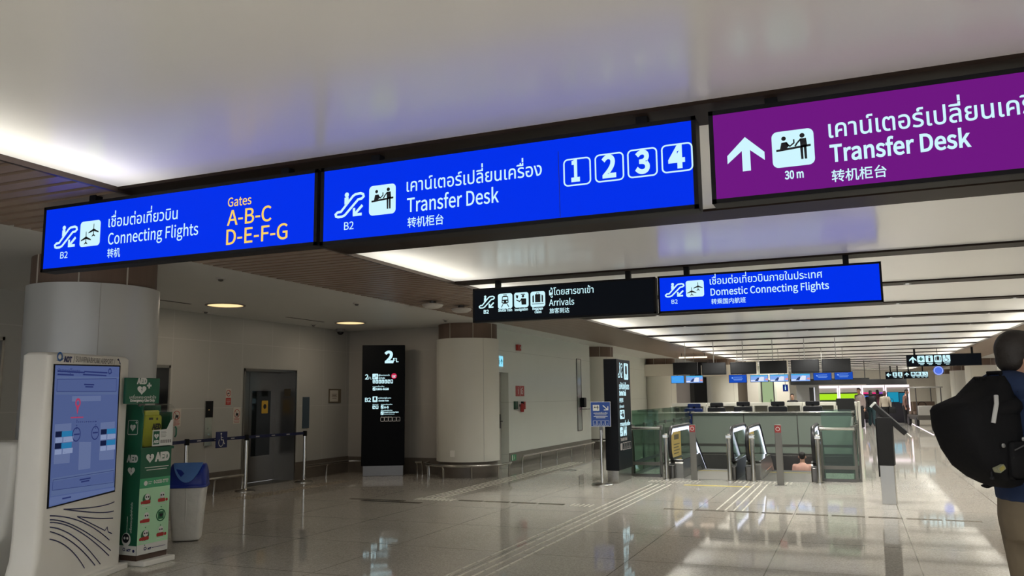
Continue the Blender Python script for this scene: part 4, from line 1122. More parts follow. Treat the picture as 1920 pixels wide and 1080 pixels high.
# tall black floor directory, facing the hall
t = thing('floor_directory', 'tall black lit floor directory reading 2FL in the dark corner', 'floor directory', (-8.75, 14.1, 0), math.radians(29))
obj('cabinet', MB().box((-0.336,2.018)[0], (0.510,2.010)[0], 0, .20, .20, 2.58), mat('directory_black', (.004, .005, .007), .55, spec=.12), t, bevel=.008)
obj('plinth', MB().box((-0.304,2.017)[0], (0.488,2.011)[0], .015, .185, 0, .20), DSTEEL, t, bevel=.004)
def G(): return Decal(0, 0)
d = G(); d.text('2', (0.102,2.232), (0.280,2.231)[0], bold=.02); d.text('FL', (0.275,2.239), (0.383,2.238)[0], bold=.01)
d.text('2', (-0.279,1.898), (-0.211,1.897)[0], bold=.01); d.text('FL', (-0.208,1.897), (-0.145,1.897)[0]); d.text('B2', (-0.274,1.452), (-0.156,1.451)[0], bold=.01)
d.text('ผู้โดยสารขาเข้า', (-0.011,1.962), (0.208,1.960)[0], bold=.02); d.text('Arrivals', (-0.011,1.909), (0.116,1.908)[0], bold=.015)
d.text('ทางออกขึ้นเครื่อง', (-0.125,1.743), (0.104,1.741)[0], bold=.02, ys=.8); d.text('S101-S128', (-0.059,1.684), (0.194,1.681)[0], bold=.02)
d.text('รถไฟรับส่งผู้โดยสาร', (-0.015,1.512), (0.241,1.509)[0], bold=.02); d.text('Shuttle Train', (-0.009,1.459), (0.196,1.457)[0], bold=.02)
d.text('A-G', (0.100,1.321), (0.195,1.320)[0], bold=.02); d.text('Domestic Connecting Flights', (0.098,1.235), (0.393,1.231)[0], bold=.02); d.text('เที่ยวบินภายในประเทศ', (0.099,1.198), (0.309,1.195)[0], bold=.02, ys=.8)
d.text('ทางออกขึ้นเครื่อง', (0.042,1.390), (0.268,1.388)[0], bold=.02, ys=.6); d.text('เชื่อมต่อเที่ยวบิน', (0.043,1.270), (0.266,1.267)[0], bold=.02, ys=.7); d.text('ผู้โดยสารขาเข้า', (-0.121,1.393), (-0.008,1.391)[0], bold=.02, ys=.8)
d.build('lettering', LIT, t, -.002)
for a, b_, fn in (((-0.132,1.897), (-0.020,2.007), ic_planes), ((-0.124,1.445), (-0.028,1.557), ic_train), ((-0.125,1.311), (-0.071,1.379), ic_officer), ((-0.063,1.310), (-0.008,1.378), ic_bag), ((0.040,1.314), (0.094,1.382), ic_planes), ((0.038,1.191), (0.095,1.261), ic_planes), ((-0.124,1.672), (-0.067,1.735), ic_planes)):
    d = G(); d.rrect(a, b_, .012); d.build('pictogram_plate', LIT, t, -.002)
    d = G(); fn(d, a, b_); d.build('pictogram', INK, t, -.003)
for k in range(7):
    a = (-0.126,1.812); x = a[0] + k * .0585
    d = G(); d.rrect((x, a[1]), (x + .050, a[1] + .078), .012); d.build('pictogram_plate', LIT, t, -.002)
    d = G(); (ic_escalator, ic_figure, ic_figure, ic_figure, ic_figure, ic_officer, ic_bag)[k](d, (x, a[1]), (x + .050, a[1] + .078)); d.build('pictogram', INK, t, -.003)
d = G(); a = (0.295,1.959); d.disc(a, .055); d.build('red_disc', glow('lit_red', (.60, .02, .08), 1.0), t, -.002, 'red lit disc')
d = G(); d.text('ทางออก', (a[0] - .04, a[1] + .004), a[0] + .04, bold=.02); d.text('Exit', (a[0] - .03, a[1] - .03), a[0] + .03, bold=.02); d.build('disc_lettering', LIT, t, -.003)
d = G(); d.text('เคาน์เตอร์ Transfer Desk', (0.044,1.138), (0.262,1.135)[0], bold=.01, ys=.8)
for k in range(5):
    a = (0.039,1.065); x = a[0] + k * .078; d.frame((x, a[1]), (x + .068, a[1] + .078), .01, .006)
    if k: d.text(str(k), (x + .034, a[1] + .015), h=.045, center=True)
d.build('desk_row', LITDIM, t, -.002, 'dimly lit transfer desk row')

# ================================================================ MIDDLE GROUND
# dark directory post with its lit face towards the hall
t = thing('directory_post', 'tall dark double-sided directory post with lit pictograms beside the escalator railing', 'directory post', (-3.84, 14.03, 0), PI / 2)
PW = .93
obj('cabinet', MB().box(0, PW, 0, .24, .22, 2.16), mat('post_black', (.006, .007, .010), .4, spec=.25), t, bevel=.006)
obj('plinth', MB().box(.02, PW - .02, .02, .22, 0, .22), STEEL, t, bevel=.004)
def Pz(): return Decal(14.03, 0)
d = Pz()
d.text('รถไฟรับส่งผู้โดยสาร', (14.16, 1.63), 14.86, bold=.04, ys=1.6); d.text('Shuttle Train', (14.16, 1.52), 14.62, bold=.03, ys=1.3); d.text('接驳列车', (14.16, 1.40), 14.42, bold=.03, ys=1.3)
d.text('ผู้โดยสารขาเข้า', (14.16, 1.30), 14.46, bold=.03, ys=1.2); d.text('ทางออกขึ้นเครื่อง', (14.16, .98), 14.86, bold=.04, ys=.9); d.text('A-G', (14.36, .82), 14.60, bold=.04, ys=1.4)
d.build('lettering', LIT, t, -.002)
d = Pz(); ic_escalator(d, (14.12, 1.83), (14.42, 2.10)); d.build('escalator_pictogram', LIT, t, -.002)
for a, b_, fn in (((14.52, 1.80), (14.82, 2.10), ic_train), ((14.16, 1.10), (14.48, 1.26), ic_officer), ((14.14, .80), (14.33, .96), ic_planes)):
    d = Pz(); d.rrect(a, b_, .03); d.build('pictogram_plate', LIT, t, -.002)
    d = Pz(); fn(d, a, b_); d.build('pictogram', INK, t, -.003)
d = Pz(); d.text('Transfer Desk', (14.16, .72), 14.62, bold=.02); d.rrect((14.14, .56), (14.26, .68), .01)
for k in range(4): d.frame((14.30 + .15 * k, .56), (14.42 + .15 * k, .68), .01, .012); d.text(str(k + 1), (14.36 + .15 * k, .58), h=.08, center=True, bold=.02)
d.build('desk_row', LITDIM, t, -.002, 'dimly lit transfer desk row')
# free-standing blue sign
t = thing('stand_sign', 'blue stand sign with an arrow, on a chrome pole before the dark directory post', 'stand sign', (-4.06, 13.72, 0), .25)
obj('base', MB().lathe([(.19, 0), (.19, .015), (.17, .03), (.04, .04)], n=36), STEEL, t)
obj('pole', MB().lathe([(.028, .03), (.028, .90), (.022, .98)], n=18), CHROME, t)
obj('clamp', MB().box(-.03, .03, -.03, .02, .93, 1.0), DSTEEL, t, bevel=.004)
obj('sign_frame', MB().box(-.175, .175, -.035, -.015, .985, 1.415), STEEL, t, bevel=.003)
obj('sign_panel', MB().box(-.165, .165, -.038, -.035, .995, 1.405), mat('stand_blue', (.012, .055, .26), .3), t, smooth=False)
d = Decal(); d.rect((-.13, 1.26), (-.02, 1.36)); ic_arrow_diag(d, (.03, 1.26), (.14, 1.36))
for z, a in ((1.215, .12), (1.185, .10), (1.16, .12), (1.135, .08)): d.rect((-a, z), (a, z + .008))
d.text('เคาน์เตอร์เปลี่ยนเครื่อง', (-.12, 1.21), .12, bold=.02)
for k in range(4): d.text(str(k + 1), (-.10 + .07 * k, 1.02), h=.055, center=True, bold=.01); d.frame((-.13 + .07 * k, 1.01), (-.07 + .07 * k, 1.09), .006, .004)
d.build('sign_print', PRINTWHITE, t, -.040)
d = Decal(); ic_desk(d, (-.13, 1.26), (-.02, 1.36)); d.build('desk_pictogram', INK, t, -.0415)

# ---------------------------------------------------------------- escalators
SL = math.tan(math.radians(30)); YB = 17.15      # the run tips over here
def esc_z(y): return 0 if y < YB else -(y - YB) * SL
RUBBER = mat('handrail_rubber', (.012, .012, .014), .35); LEDW = glow('balustrade_light', (.80, .84, 1.0), 1.5)
def escalator(xa, xb, label, group='escalators down to the lower floor'):
    t = thing('escalator', label, 'escalator', ((xa + xb) / 2, 15.2, 0), group=group)
    ox, oy = (xa + xb) / 2, 15.2
    Y1 = 24.5
    for s, x in ((-1, xa - ox), (1, xb - ox)):
        # balustrade outline in the y,z plane
        front = [(15.38 - .25 * math.sin(a) + 0, .62 - .30 * math.cos(a) + 0) for a in [PI * k / 10 for k in range(11)]]
        path = [(16.2, .32)] + [(15.38 - .26 * math.sin(a), .62 - .30 * math.cos(a)) for a in [PI * k / 12 for k in range(13)]] + [(YB - .15, .925), (YB, .91), (YB + .2, .91 - .09)] + [(y, .91 + esc_z(y) + .01) for y in (YB + .6, 20, Y1)]
        obj('handrail', MB().tube([(x, y - oy, z) for y, z in path], .036, 10, flat=.75), RUBBER, t)
        inner = [(y, z - .055) for y, z in path[4:]]
        low = [(Y1, .30 + esc_z(Y1)), (YB + .1, .28), (YB - .1, .30), (15.45, .30)]
        gp = [(15.30, .40), (15.16, .55), (15.15, .68), (15.22, .80), (15.36, .87), (YB - .15, .875), (YB, .86), (Y1, .86 + esc_z(Y1))] + low
        obj('balustrade_glass', MB().prism([(y - oy, z) for y, z in gp], 'x', x - .006, x + .006), GLASS, t, smooth=False)
        lp = [(15.26, .83), (15.40, .885), (YB - .15, .885), (YB, .87), (YB + .2, .78), (Y1, .87 + esc_z(Y1))]
        lm = MB(); n = len(lp)
        lm.prism([(y - oy, z) for y, z in lp] + [(y - oy, z - (.06 if y < YB else .10)) for y, z in lp[::-1]], 'x', x - .012 - .002, x + .012 + .002)
        obj('light_strip', lm, LEDW, t, smooth=False)
        sk = [(15.30, 0), (15.30, .26), (15.36, .32), (YB, .32), (Y1, .32 + esc_z(Y1)), (Y1, -.35 + esc_z(Y1)), (YB - .2, -.25), (YB - .2, .0)]
        obj('skirt', MB().prism([(y - oy, z) for y, z in sk], 'x', x - .06, x + (.2 if s < 0 else .06)), mat('escalator_skirt', (.27, .265, .25), .3, 1.0, noise=.05, scale=20), t, smooth=False)
        dk = [(15.32, .322), (YB, .322), (Y1, .322 + esc_z(Y1)), (Y1, .335 + esc_z(Y1)), (YB, .335), (15.32, .335)]
        obj('skirt_deck', MB().prism([(y - oy, z) for y, z in dk], 'x', x - .057, x + (.197 if s < 0 else .057)), CHROME, t, smooth=False)
        obj('newel_base', MB().prism(rrect_poly(x - .062, x + .062, 15.16 - oy, 15.4 - oy, .03), 'z', 0, .24), DSTEEL, t, bevel=.01)
        obj('brush_line', MB().prism([(YB - 1.2 - oy, .09), (YB - oy, .09), (Y1 - oy, .09 + esc_z(Y1)), (Y1 - oy, .11 + esc_z(Y1)), (YB - oy, .11), (YB - 1.2 - oy, .11)], 'x', x + (.201 if s < 0 else -.061), x + (.207 if s < 0 else -.067)), CHROME, t, smooth=False)
    # safety sticker on the left glass
    x = xa - ox
    obj('safety_sticker', MB().box(x + .007, x + .009, 15.27 - oy, 16.15 - oy, .36, .865), mat('yellow_sticker', (.55, .40, .10), .4), t, smooth=False, label='yellow safety sticker on the glass')
    sm = MB(); sm.box(x + .010, x + .011, 15.5 - oy, 15.95 - oy, .68, .77)
    for k in range(4): sm.box(x + .010, x + .011, 15.45 - oy, (16.0 - .1 * (k % 2)) - oy, .58 - .055 * k, .60 - .055 * k)
    obj('sticker_print', sm, mat('sticker_dark', (.12, .10, .05), .5), t, smooth=False)
    hl_, hr_ = -(xb - xa) / 2 + .205, (xb - xa) / 2 - .065
    obj('landing_plate', MB().box(hl_, hr_, -.06, YB - .3 - oy, 0, .006), mat('landing_steel', (.36, .35, .33), .3, 1.0, noise=.15, scale=60), t, smooth=False)
    st = MB(); y = YB - .32; k = 0
    while y < Y1:
        z = -.02 if k < 2 else -.02 - (k - 1) * .4 * SL
        st.box(hl_, hr_, y - oy, y + .40 - oy, z - .24, z); y += .40; k += 1
    obj('steps', st, mat('step_metal', (.10, .10, .10), .4, .8, noise=.1, scale=40), t, smooth=False)
    yl = MB(); yl.box(hl_, hr_, YB - .34 - oy, YB - .28 - oy, .006, .010)
    obj('comb', yl, mat('comb_yellow', (.45, .36, .08), .5), t, smooth=False)
    return t
escalator(-3.18, -2.08, 'left escalator going down, its handrails by the dark directory post')
escalator(-1.80, -.70, 'right escalator going down, next to the glass railing and the rider')

# trolley stops in front of the escalators
def stop_post(x, y, h, label):
    t = thing('trolley_stop_post', label, 'bollard', (x, y, 0), group=None)
    obj('post', MB().box(-.055, .055, -.03, .03, 0, h), mat('post_grey', (.20, .195, .18), .4, .6), t, bevel=.008)
    obj('foot_plate', MB().box(-.09, .09, -.06, .06, 0, .012), STEEL, t, bevel=.003)
    d = Decal(); d.rect((-.05, h - .13), (.05, h - .01)); d.build('red_plate', mat('post_red', (.35, .05, .05), .5), t, -.031, 'small red no-trolley plate')
    d = Decal(); d.ring((0, h - .07), .03, .008); d.build('plate_ring', PRINTWHITE, t, -.032)
stop_post(-2.72, 14.95, .98, 'slim grey post with a small red plate in front of the left escalator')
stop_post(-1.21, 14.45, 1.0, 'slim grey post with a small red plate in front of the right escalator')
def round_post(x, y, label):
    t = thing('steel_post', label, 'bollard', (x, y, 0), group=None)
    obj('post', MB().lathe([(.04, 0), (.04, .80), (.03, .82)], n=18), STEEL, t)
    obj('foot_ring', MB().lathe([(.075, 0), (.075, .012), (.045, .02)], n=20), CHROME, t)
    obj('top_bracket', MB().box(-.05, .05, -.05, .05, .74, .80), CHROME, t, bevel=.01)
round_post(-3.22, 14.98, 'steel post at the left foot of the left escalator')
round_post(-2.10, 14.98, 'steel post at the right foot of the left escalator')
round_post(-1.70, 14.98, 'steel post at the left foot of the right escalator')
round_post(-.62, 14.98, 'steel post at the right foot of the right escalator')

# glass railings of the well
RAILGREY = mat('rail_grey', (.17, .165, .15), .35, .8)
def railing(label, p0, p1, h=1.23, hand=.90, n=2, hoff=(0, 0), frosted=False):
    (x0, y0), (x1, y1) = p0, p1
    L = math.hypot(x1 - x0, y1 - y0); a = math.atan2(y1 - y0, x1 - x0)
    t = thing('glass_railing', label, 'glass railing', (x0, y0, 0), a)
    for k in range(n):
        a0, a1 = L * k / n + .012, L * (k + 1) / n - .012
        obj('glass_pane', MB().box(a0, a1, -.007, .007, .05, h), GLASS if not frosted else FROST, t, smooth=False)
    for k in range(n + 1):
        x = L * k / n
        obj('post', MB().prism([(x - .035, 0), (x + .035, 0), (x + .03, .55), (x + .012, hand - .05), (x - .012, hand - .05), (x - .03, .55)], 'y', .02, .045), RAILGREY, t, bevel=.003)
        obj('glass_clamp', MB().box(x - .05, x + .05, -.02, .02, hand - .03, hand + .05), RAILGREY, t, bevel=.005)
    obj('handrail', MB().tube([(-.02, hoff[1], hand), (L + .02, hoff[1], hand)], .028, 12), STEEL, t)
    obj('mid_rail', MB().box(0, L, -.012, .012, .21, .27), RAILGREY, t, smooth=False)
    obj('shoe', MB().box(0, L, -.03, .03, 0, .05), DSTEEL, t, smooth=False)
    return t
FROST = mat('frosted_panel', (.25, .29, .25), .25, noise=.03, scale=2)
railing('short glass railing between the dark directory post and the left escalator', (-3.95, 15.42), (-3.42, 15.42), n=1, hoff=(0, -.06))
railing('short glass railing right of the right escalator', (-.57, 15.36), (-.05, 15.36), n=1, hoff=(0, -.06))
railing('long glass railing running back along the left side of the escalator well', (-3.97, 15.50), (-3.97, 21.5), n=6, hoff=(0, .07), hand=.92)
railing('long glass railing running back along the right side of the escalator well', (-.0, 21.5), (-.0, 15.46), n=6, hoff=(0, -.07), hand=.92)
railing('pale frosted railing closing the far side of the escalator well', (-3.92, 21.62), (-.05, 21.62), n=3, h=1.06, hand=1.05, hoff=(0, -.05), frosted=True)

# black pedestal with a tilted panel
t = thing('gate_pedestal', 'black and steel pedestal with a tilted arm panel standing alone on the open floor', 'pedestal', (.36, 12.5, 0), -.12)
obj('plinth', MB().box(-.09, .09, -.05, .12, 0, .52), STEEL, t, bevel=.004)
obj('column', MB().box(-.09, .10, -.055, .13, .52, 1.17), MATTBLACK, t, bevel=.006)
obj('side_wing', MB().box(-.115, -.092, .02, .16, .36, 1.15), MATTBLACK, t, bevel=.003)
arm = MB().box(-.27, .27, -.05, .12, -.035, .035).turn(math.radians(45), 'Y').shift((.075, 0, 1.14))
obj('tilted_panel', arm, MATTBLACK, t, bevel=.008)
cap_ = MB().box(-.30, -.272, -.05, .12, -.042, .042).turn(math.radians(45), 'Y').shift((.075, 0, 1.14))
obj('panel_end_cap', cap_, PRINTWHITE, t, smooth=False, label='white end cap')
kn = MB().cyl((.27, .03, 0), (.34, .03, 0), .018, n=12).turn(math.radians(45), 'Y').shift((.075, 0, 1.14))
obj('hook', kn, STEEL, t)

# things on the white bay wall right of the pillar
def bay_item(name, label, cat, y, z, w_, h_, m_, dp=.02, bevel=.002): return wall_item(name, label, cat, y, z, w_, h_, m_, dp, -6.9, bevel)
t = thing('exit_sign', 'small lit blue-green exit sign over the service door beside the pillar', 'exit sign', (-6.9, 15.74, 2.16), PI / 2)
obj('sign_box', MB().box(-.0, .30, -.02, -.001, 0, .22), glow('exit_blue', (.28, .75, .95), 1.0), t, smooth=False)
d = Decal(); ic_figure(d, (.03, .02), (.15, .20)); ic_arrow_up(d, (.17, .05), (.27, .17)); d.build('exit_pictogram', glow('exit_dark', (.02, .25, .35), .6), t, -.021)
t = bay_item('fire_alarm', 'small red fire alarm high on the white wall', 'fire alarm', 16.92, 2.545, .20, .13, RED, .05)
obj('strobe', MB().ball((.07, -.055, .065), (.03, .025, .03), 12, 8), PRINTWHITE, t)
t = bay_item('camera_bracket', 'tiny dark sensor high on the wall next to the cream pillar', 'sensor', 15.6, 2.62, .06, .06, DSTEEL, .05)
t = bay_item('fire_equipment_sign', 'pair of red fire-equipment symbols on the white wall', 'fire sign', 17.02, 1.53, .50, .23, RED, .008)
d = Decal(); d.rect((-.005, 0), (.005, .23)); ic_figure(d, (-.17, .02), (-.06, .22)); d.line([(.06, .05), (.06, .15), (.16, .19)], .02); d.ring((.13, .09), .04, .015); d.build('fire_symbols', PRINTWHITE, t, -.009)
t = thing('fire_extinguisher', 'red extinguisher hung on the white wall below the red fire symbols', 'fire extinguisher', (-6.9, 17.0, 1.18), PI / 2)
obj('cylinder', MB().lathe([(.03, 0), (.042, .015), (.042, .16), (.02, .19), (.015, .20)], 0, -.06, 18), RED, t)
obj('valve', MB().box(-.02, .05, -.08, -.04, .195, .235), BLACK, t, bevel=.004)
obj('hose', MB().tube([(.02, -.06, .22), (.075, -.06, .19), (.075, -.07, .06), (.05, -.07, .02)], .009, 8), BLACK, t)
obj('bracket', MB().box(-.03, .03, -.03, 0, .12, .17), DSTEEL, t, smooth=False)
t = bay_item('call_point', 'dark and green call-point boxes left of the extinguisher', 'call point', 16.74, 1.25, .16, .17, mat('box_green', (.02, .09, .05), .4), .04)
t = bay_item('break_glass_box', 'narrow red break-glass box right of the extinguisher', 'alarm box', 17.26, 1.24, .07, .17, RED, .03)
t = bay_item('glass_slot', 'tall narrow glass strip in a dark frame at the end of the white wall', 'glass strip', 21.30, .60, .36, 1.92, mat('slot_glass', (.42, .46, .43), .08), .012)
fr = MB(); fr.box(-.19, -.165, -.02, 0, -.01, 1.93); fr.box(.165, .19, -.02, 0, -.01, 1.93); fr.box(-.19, .19, -.02, 0, 1.905, 1.93); fr.box(-.19, .19, -.02, 0, -.01, .015)
obj('frame', fr, DSTEEL, t, smooth=False)
t = thing('hand_sanitiser', 'black hand-sanitiser dispenser with a tray in front of the glass strip', 'sanitiser dispenser', (-6.9, 21.42, 1.16), PI / 2)
obj('dispenser_body', MB().prism(rrect_poly(-.10, .10, .06, .32, .04), 'y', -.14, -.025), BLACK, t, bevel=.01)
obj('drip_tray', MB().box(-.14, .30, -.22, -.025, .0, .02), DSTEEL, t, bevel=.004)
t = bay_item('low_exit_marker', 'small green running-man marker at skirting height near the pillar', 'exit marker', 16.58, .15, .26, .13, mat('exit_green', (.03, .28, .12), .4), .022)
d = Decal(); ic_figure(d, (-.02, .01), (.08, .12)); d.rect((-.11, .01), (-.05, .12)); d.build('running_man', PRINTWHITE, t, -.023)
obj('wall_socket', MB().box(-.045, .045, -.012, 0, 0, .12), PLASTICWHITE, tag(thing('socket_plate', 'small socket plate low on the front of the cream pillar', 'socket', (-7.09, 14.055, .40)), 'small socket plate low on the front of the cream pillar', 'socket'))

# ---------------------------------------------------------------- transfer counters
CWHITE = mat('counter_white', (.74, .72, .64), .4, noise=.02, scale=4)
def counter(x0, x1, label):
    t = thing('service_counter', label, 'service counter', ((x0 + x1) / 2, 22.9, 0), group='row of white transfer counters')
    hw = (x1 - x0) / 2 - .004
    obj('counter_front', MB().box(-hw, hw, .52, .58, 0, 1.28), CWHITE, t, smooth=False)
    obj('worktop', MB().box(-hw, hw, -.12, .52, .72, .76), CWHITE, t, bevel=.004)
    obj('side_panel', MB().box(-hw, -hw + .04, -.12, .52, 0, 1.20), CWHITE, t, smooth=False)
    obj('side_panel', MB().box(hw - .04, hw, -.12, .52, 0, 1.20), CWHITE, t, smooth=False)
    obj('top_ledge', MB().box(-hw, hw, .18, .68, 1.20, 1.29), CWHITE, t, bevel=.006)
    obj('back_panel', MB().box(-hw + .04, hw - .04, .47, .52, .76, 1.20), mat('niche_grey', (.46, .45, .41), .5), t, smooth=False)
    obj('divider', MB().box(-.02, .02, .05, .50, .76, 1.20), CWHITE, t, smooth=False)
    obj('keyboard', MB().box(-hw + .06, -.06, .02, .16, .762, .785), INK, t, bevel=.004)
    obj('printer', MB().box(.06, hw - .07, .10, .36, .762, .90), MATTBLACK, t, bevel=.01)
    return t
xs = [-4.75, -3.78, -2.95, -2.1, -1.28, -.46, .06]
names = ['far left end counter beyond the pillar, behind the railing corner', 'second white counter from the left, under the second black monitor', 'third white counter from the left, with a black chair before it', 'fourth white counter from the left, with a black chair before it', 'fifth white counter from the left, with a black chair before it', 'narrow white end counter at the right by the walkway']
for k in range(6): counter(xs[k], xs[k + 1], names[k])
t = thing('end_panel', 'tall white end panel closing the counter row beside the walkway', 'end panel', (.10, 22.9, 0))
obj('panel', MB().box(-.03, .03, -.55, .60, 0, 1.30), CWHITE, t, bevel=.004)
obj('green_light', MB().box(.031, .036, -.50, -.46, .35, .62), glow('green_led', (.25, .70, .15), 1.0), t, smooth=False)
CHAIRBLACK = mat('chair_black', (.012, .013, .018), .55, noise=.2, scale=20); CHAIRBLUE = mat('chair_blue', (.010, .030, .16), .5)
def chair(x, label, m_, hgt=1.20, y=22.2):
    t = thing('office_chair', label, 'office chair', (x, y, 0), group=None)
    obj('backrest', MB().prism(rrect_poly(-.23, .23, hgt - .42, hgt, .04), 'y', -.20, -.14), m_, t, bevel=.015)
    obj('headrest', MB().prism(rrect_poly(-.17, .17, hgt + .012, hgt + .125, .03), 'y', -.13, -.08), m_, t, bevel=.012)
    obj('seat', MB().prism(rrect_poly(-.24, .24, -.20, .26, .06), 'z', .44, .52), m_, t, bevel=.015)
    obj('spine', MB().box(-.03, .03, -.15, -.11, .46, hgt + .05), BLACK, t, smooth=False)
    obj('column', MB().cyl((0, .02, .08), (0, .02, .45), .03, n=12), DSTEEL, t)
    b_ = MB()
    for k in range(5):
        a = 2 * PI * k / 5
        b_.tube([(0, .02, .10), (.28 * math.cos(a), .02 + .28 * math.sin(a), .06)], [.03, .018], 8); b_.ball((.28 * math.cos(a), .02 + .28 * math.sin(a), .03), .03, 8, 6)
    obj('star_base', b_, BLACK, t)
chair(-3.95, 'blue-backed office chair at the left end of the counter row', CHAIRBLUE, 1.16)
chair(-3.36, 'dark office chair behind the far left railing corner', CHAIRBLACK, 1.18)
chair(-2.68, 'black office chair at the third counter from the left', CHAIRBLACK)
chair(-1.82, 'black office chair at the fourth counter from the left', CHAIRBLACK)
chair(-.98, 'black office chair at the fifth counter from the left', CHAIRBLACK)
t = thing('counter_monitor', 'large black monitor back on the right end counter', 'monitor', (-.22, 22.92, .76))
obj('screen_back', MB().prism(rrect_poly(-.22, .22, .16, .62, .02), 'y', 0, .05), MATTBLACK, t, bevel=.008)
obj('stand', MB().box(-.06, .06, .0, .09, 0.001, .14), BLACK, t, bevel=.004)

# overhead black screens and the lit screens behind them
def overhead(x0, x1, y, z0, z1, label, z_hang=2.97):
    t = thing('overhead_monitor', label, 'overhead monitor', ((x0 + x1) / 2, y, z0), group=None)
    hw = (x1 - x0) / 2
    obj('casing', MB().prism(rrect_poly(-hw, hw, 0, z1 - z0, .012), 'y', -.05, .05), mat('monitor_black', (.008, .008, .010), .3), t, bevel=.006)
    obj('bezel', MB().box(-hw + .02, hw - .02, -.056, -.05, .03, z1 - z0 - .02), MATTBLACK, t, smooth=False)
    obj('hanger', MB().box(-.009, .009, -.009, .009, z1 - z0 - .01, z_hang - z0), STEEL, t, smooth=False)
mons = [(-4.65, -3.97, 2.08, 2.42), (-3.85, -3.2, 2.06, 2.39), (-3.08, -2.40, 2.06, 2.39), (-2.31, -1.61, 2.06, 2.40), (-1.50, -.80, 2.06, 2.41), (-.73, -.03, 2.05, 2.41)]
ml = ['blank black overhead monitor nearest the cream pillar, first from the left', 'blank black overhead monitor, second from the left', 'blank black overhead monitor, third from the left', 'blank black overhead monitor, fourth from the left', 'blank black overhead monitor, fifth from the left', 'blank black overhead monitor, last on the right by the walkway']
for (a, b_, z0, z1), l in zip(mons, ml): overhead(a, b_, 23.0, z0, z1, l)
S_LB = glow('screen_light_blue', (.06, .34, .90), 1.0); S_DB = glow('screen_deep_blue', (.008, .07, .48), 1.0); S_SKY = glow('screen_sky', (.22, .40, .85), 1.0)
S_W = glow('screen_cloud', (.75, .80, .95), 1.0); S_K = glow('screen_dark', (.03, .05, .15), 1.0); S_T = glow('screen_turquoise', (.08, .42, .75), 1.0); S_R = glow('screen_coral', (.80, .30, .28), 1.0)
def info_screen(x0, x1, z0, z1, kind, label):
    t = thing('information_screen', label, 'information screen', ((x0 + x1) / 2, 28.0, z0), group=None)
    hw = (x1 - x0) / 2; h = z1 - z0
    obj('casing', MB().box(-hw, hw, 0, .06, 0, h), BLACK, t, bevel=.004)
    obj('hanger', MB().box(-.008, .008, .01, .026, h - .01, 2.97 - z0), STEEL, t, smooth=False)
    obj('screen', MB().box(-hw + .01, hw - .01, -.004, 0, .01, h - .01), {'light': S_LB, 'blue': S_DB, 'plane': S_SKY}[kind], t, smooth=False)
    d = Decal()
    if kind == 'plane':
        d.poly([(-hw * .1, h * .15), (hw * .5, h * .15), (hw * .55, h * .7), (hw * .2, h * .75), (-.02, h * .5)]); d.rect((-hw + .02, h * .12), (-hw * .2, h * .3)); d.build('cloud_picture', S_W, t, -.005)
        d = Decal(); d.poly([(-hw * .5, h * .15), (-hw * .15, h * .15), (0, h * .5), (-hw * .1, h * .65), (-hw * .35, h * .4)]); d.build('tail_picture', S_K, t, -.006)
        d = Decal(); d.rect((-hw + .02, h * .80), (hw - .02, h * .97)); d.build('title_bar', S_T, t, -.006)
        d = Decal(); d.poly([(hw * .6, h * .3), (hw * .95, h * .2), (hw * .95, h * .5), (hw * .7, h * .45)]); d.build('wing_picture', S_R, t, -.006)
    else:
        d.disc((-hw * .6, h * .62), h * .10)
        for k, (a, z) in enumerate(((.5, .66), (.55, .45), (.45, .32))): d.rect((-hw * .45 if k == 0 else -hw * a, h * z), (hw * a, h * (z + .06)))
        d.build('screen_text', S_T if kind == 'light' else S_SKY, t, -.005)
bl = [(-5.75, -5.31, 1.92, 2.18, 'light', 'light blue information screen at the far left, beside the cream pillar'), (-5.25, -4.67, 1.92, 2.17, 'plane', 'information screen with an aircraft picture, under the two leftmost black monitors'),
      (-3.82, -3.24, 1.90, 2.17, 'blue', 'deep blue information screen under the third black monitor'), (-3.13, -2.56, 1.91, 2.15, 'plane', 'information screen with an aircraft picture, under the gap after the third black monitor'),
      (-2.51, -1.93, 1.91, 2.15, 'plane', 'information screen with an aircraft picture, under the fourth black monitor'), (-1.86, -1.26, 1.91, 2.16, 'plane', 'information screen with an aircraft picture, under the fifth black monitor'),
      (-1.17, -.62, 1.93, 2.18, 'blue', 'deep blue information screen under the left half of the last black monitor'), (-.54, .01, 1.94, 2.20, 'blue', 'deep blue information screen at the right end, under the last black monitor')]
for q in bl: info_screen(*q)

# ---------------------------------------------------------------- far end: rooms behind the counters, shops, buggy
def wall_piece(name, x0, x1, y, z1, m_, dp=.3): struct(name, MB().box(x0, x1, y, y + dp, 0, z1), m_, smooth=False)
PALEW = mat('pale_pink_wall', (.70, .62, .57), .5); DARKW = mat('dark_wall', (.06, .055, .05), .5); BROWNW = mat('brown_wall', (.20, .165, .13), .5); GREYW = mat('grey_wall', (.42, .43, .44), .45)
wall_piece('wall_far_1', -14, -6.66, 36.5, H, PALEW); wall_piece('wall_far_2', -6.66, -6.47, 36.4, 2.2, DARKW); wall_piece('wall_far_3', -6.47, -5.8, 36.4, H, mat('black_wall', (.012, .012, .013), .5)); wall_piece('wall_far_4', -6.66, -4.2, 36.5, H, BROWNW)
wall_piece('wall_far_5', -4.2, -3.75, 36.3, H, CREAM); wall_piece('wall_far_6', -3.0, -2.5, 36.3, H, CREAM); wall_piece('wall_far_7', -3.75, -3.0, 36.3, 2.75, mat('lit_room_wall', (.66, .68, .58), .5)); wall_piece('wall_far_8', -2.5, -1.5, 41.0, 2.6, GREYW); 
t = thing('glass_door', 'bright glazed door between cream walls behind the counters', 'glass door', (-3.36, 36.28, 0))
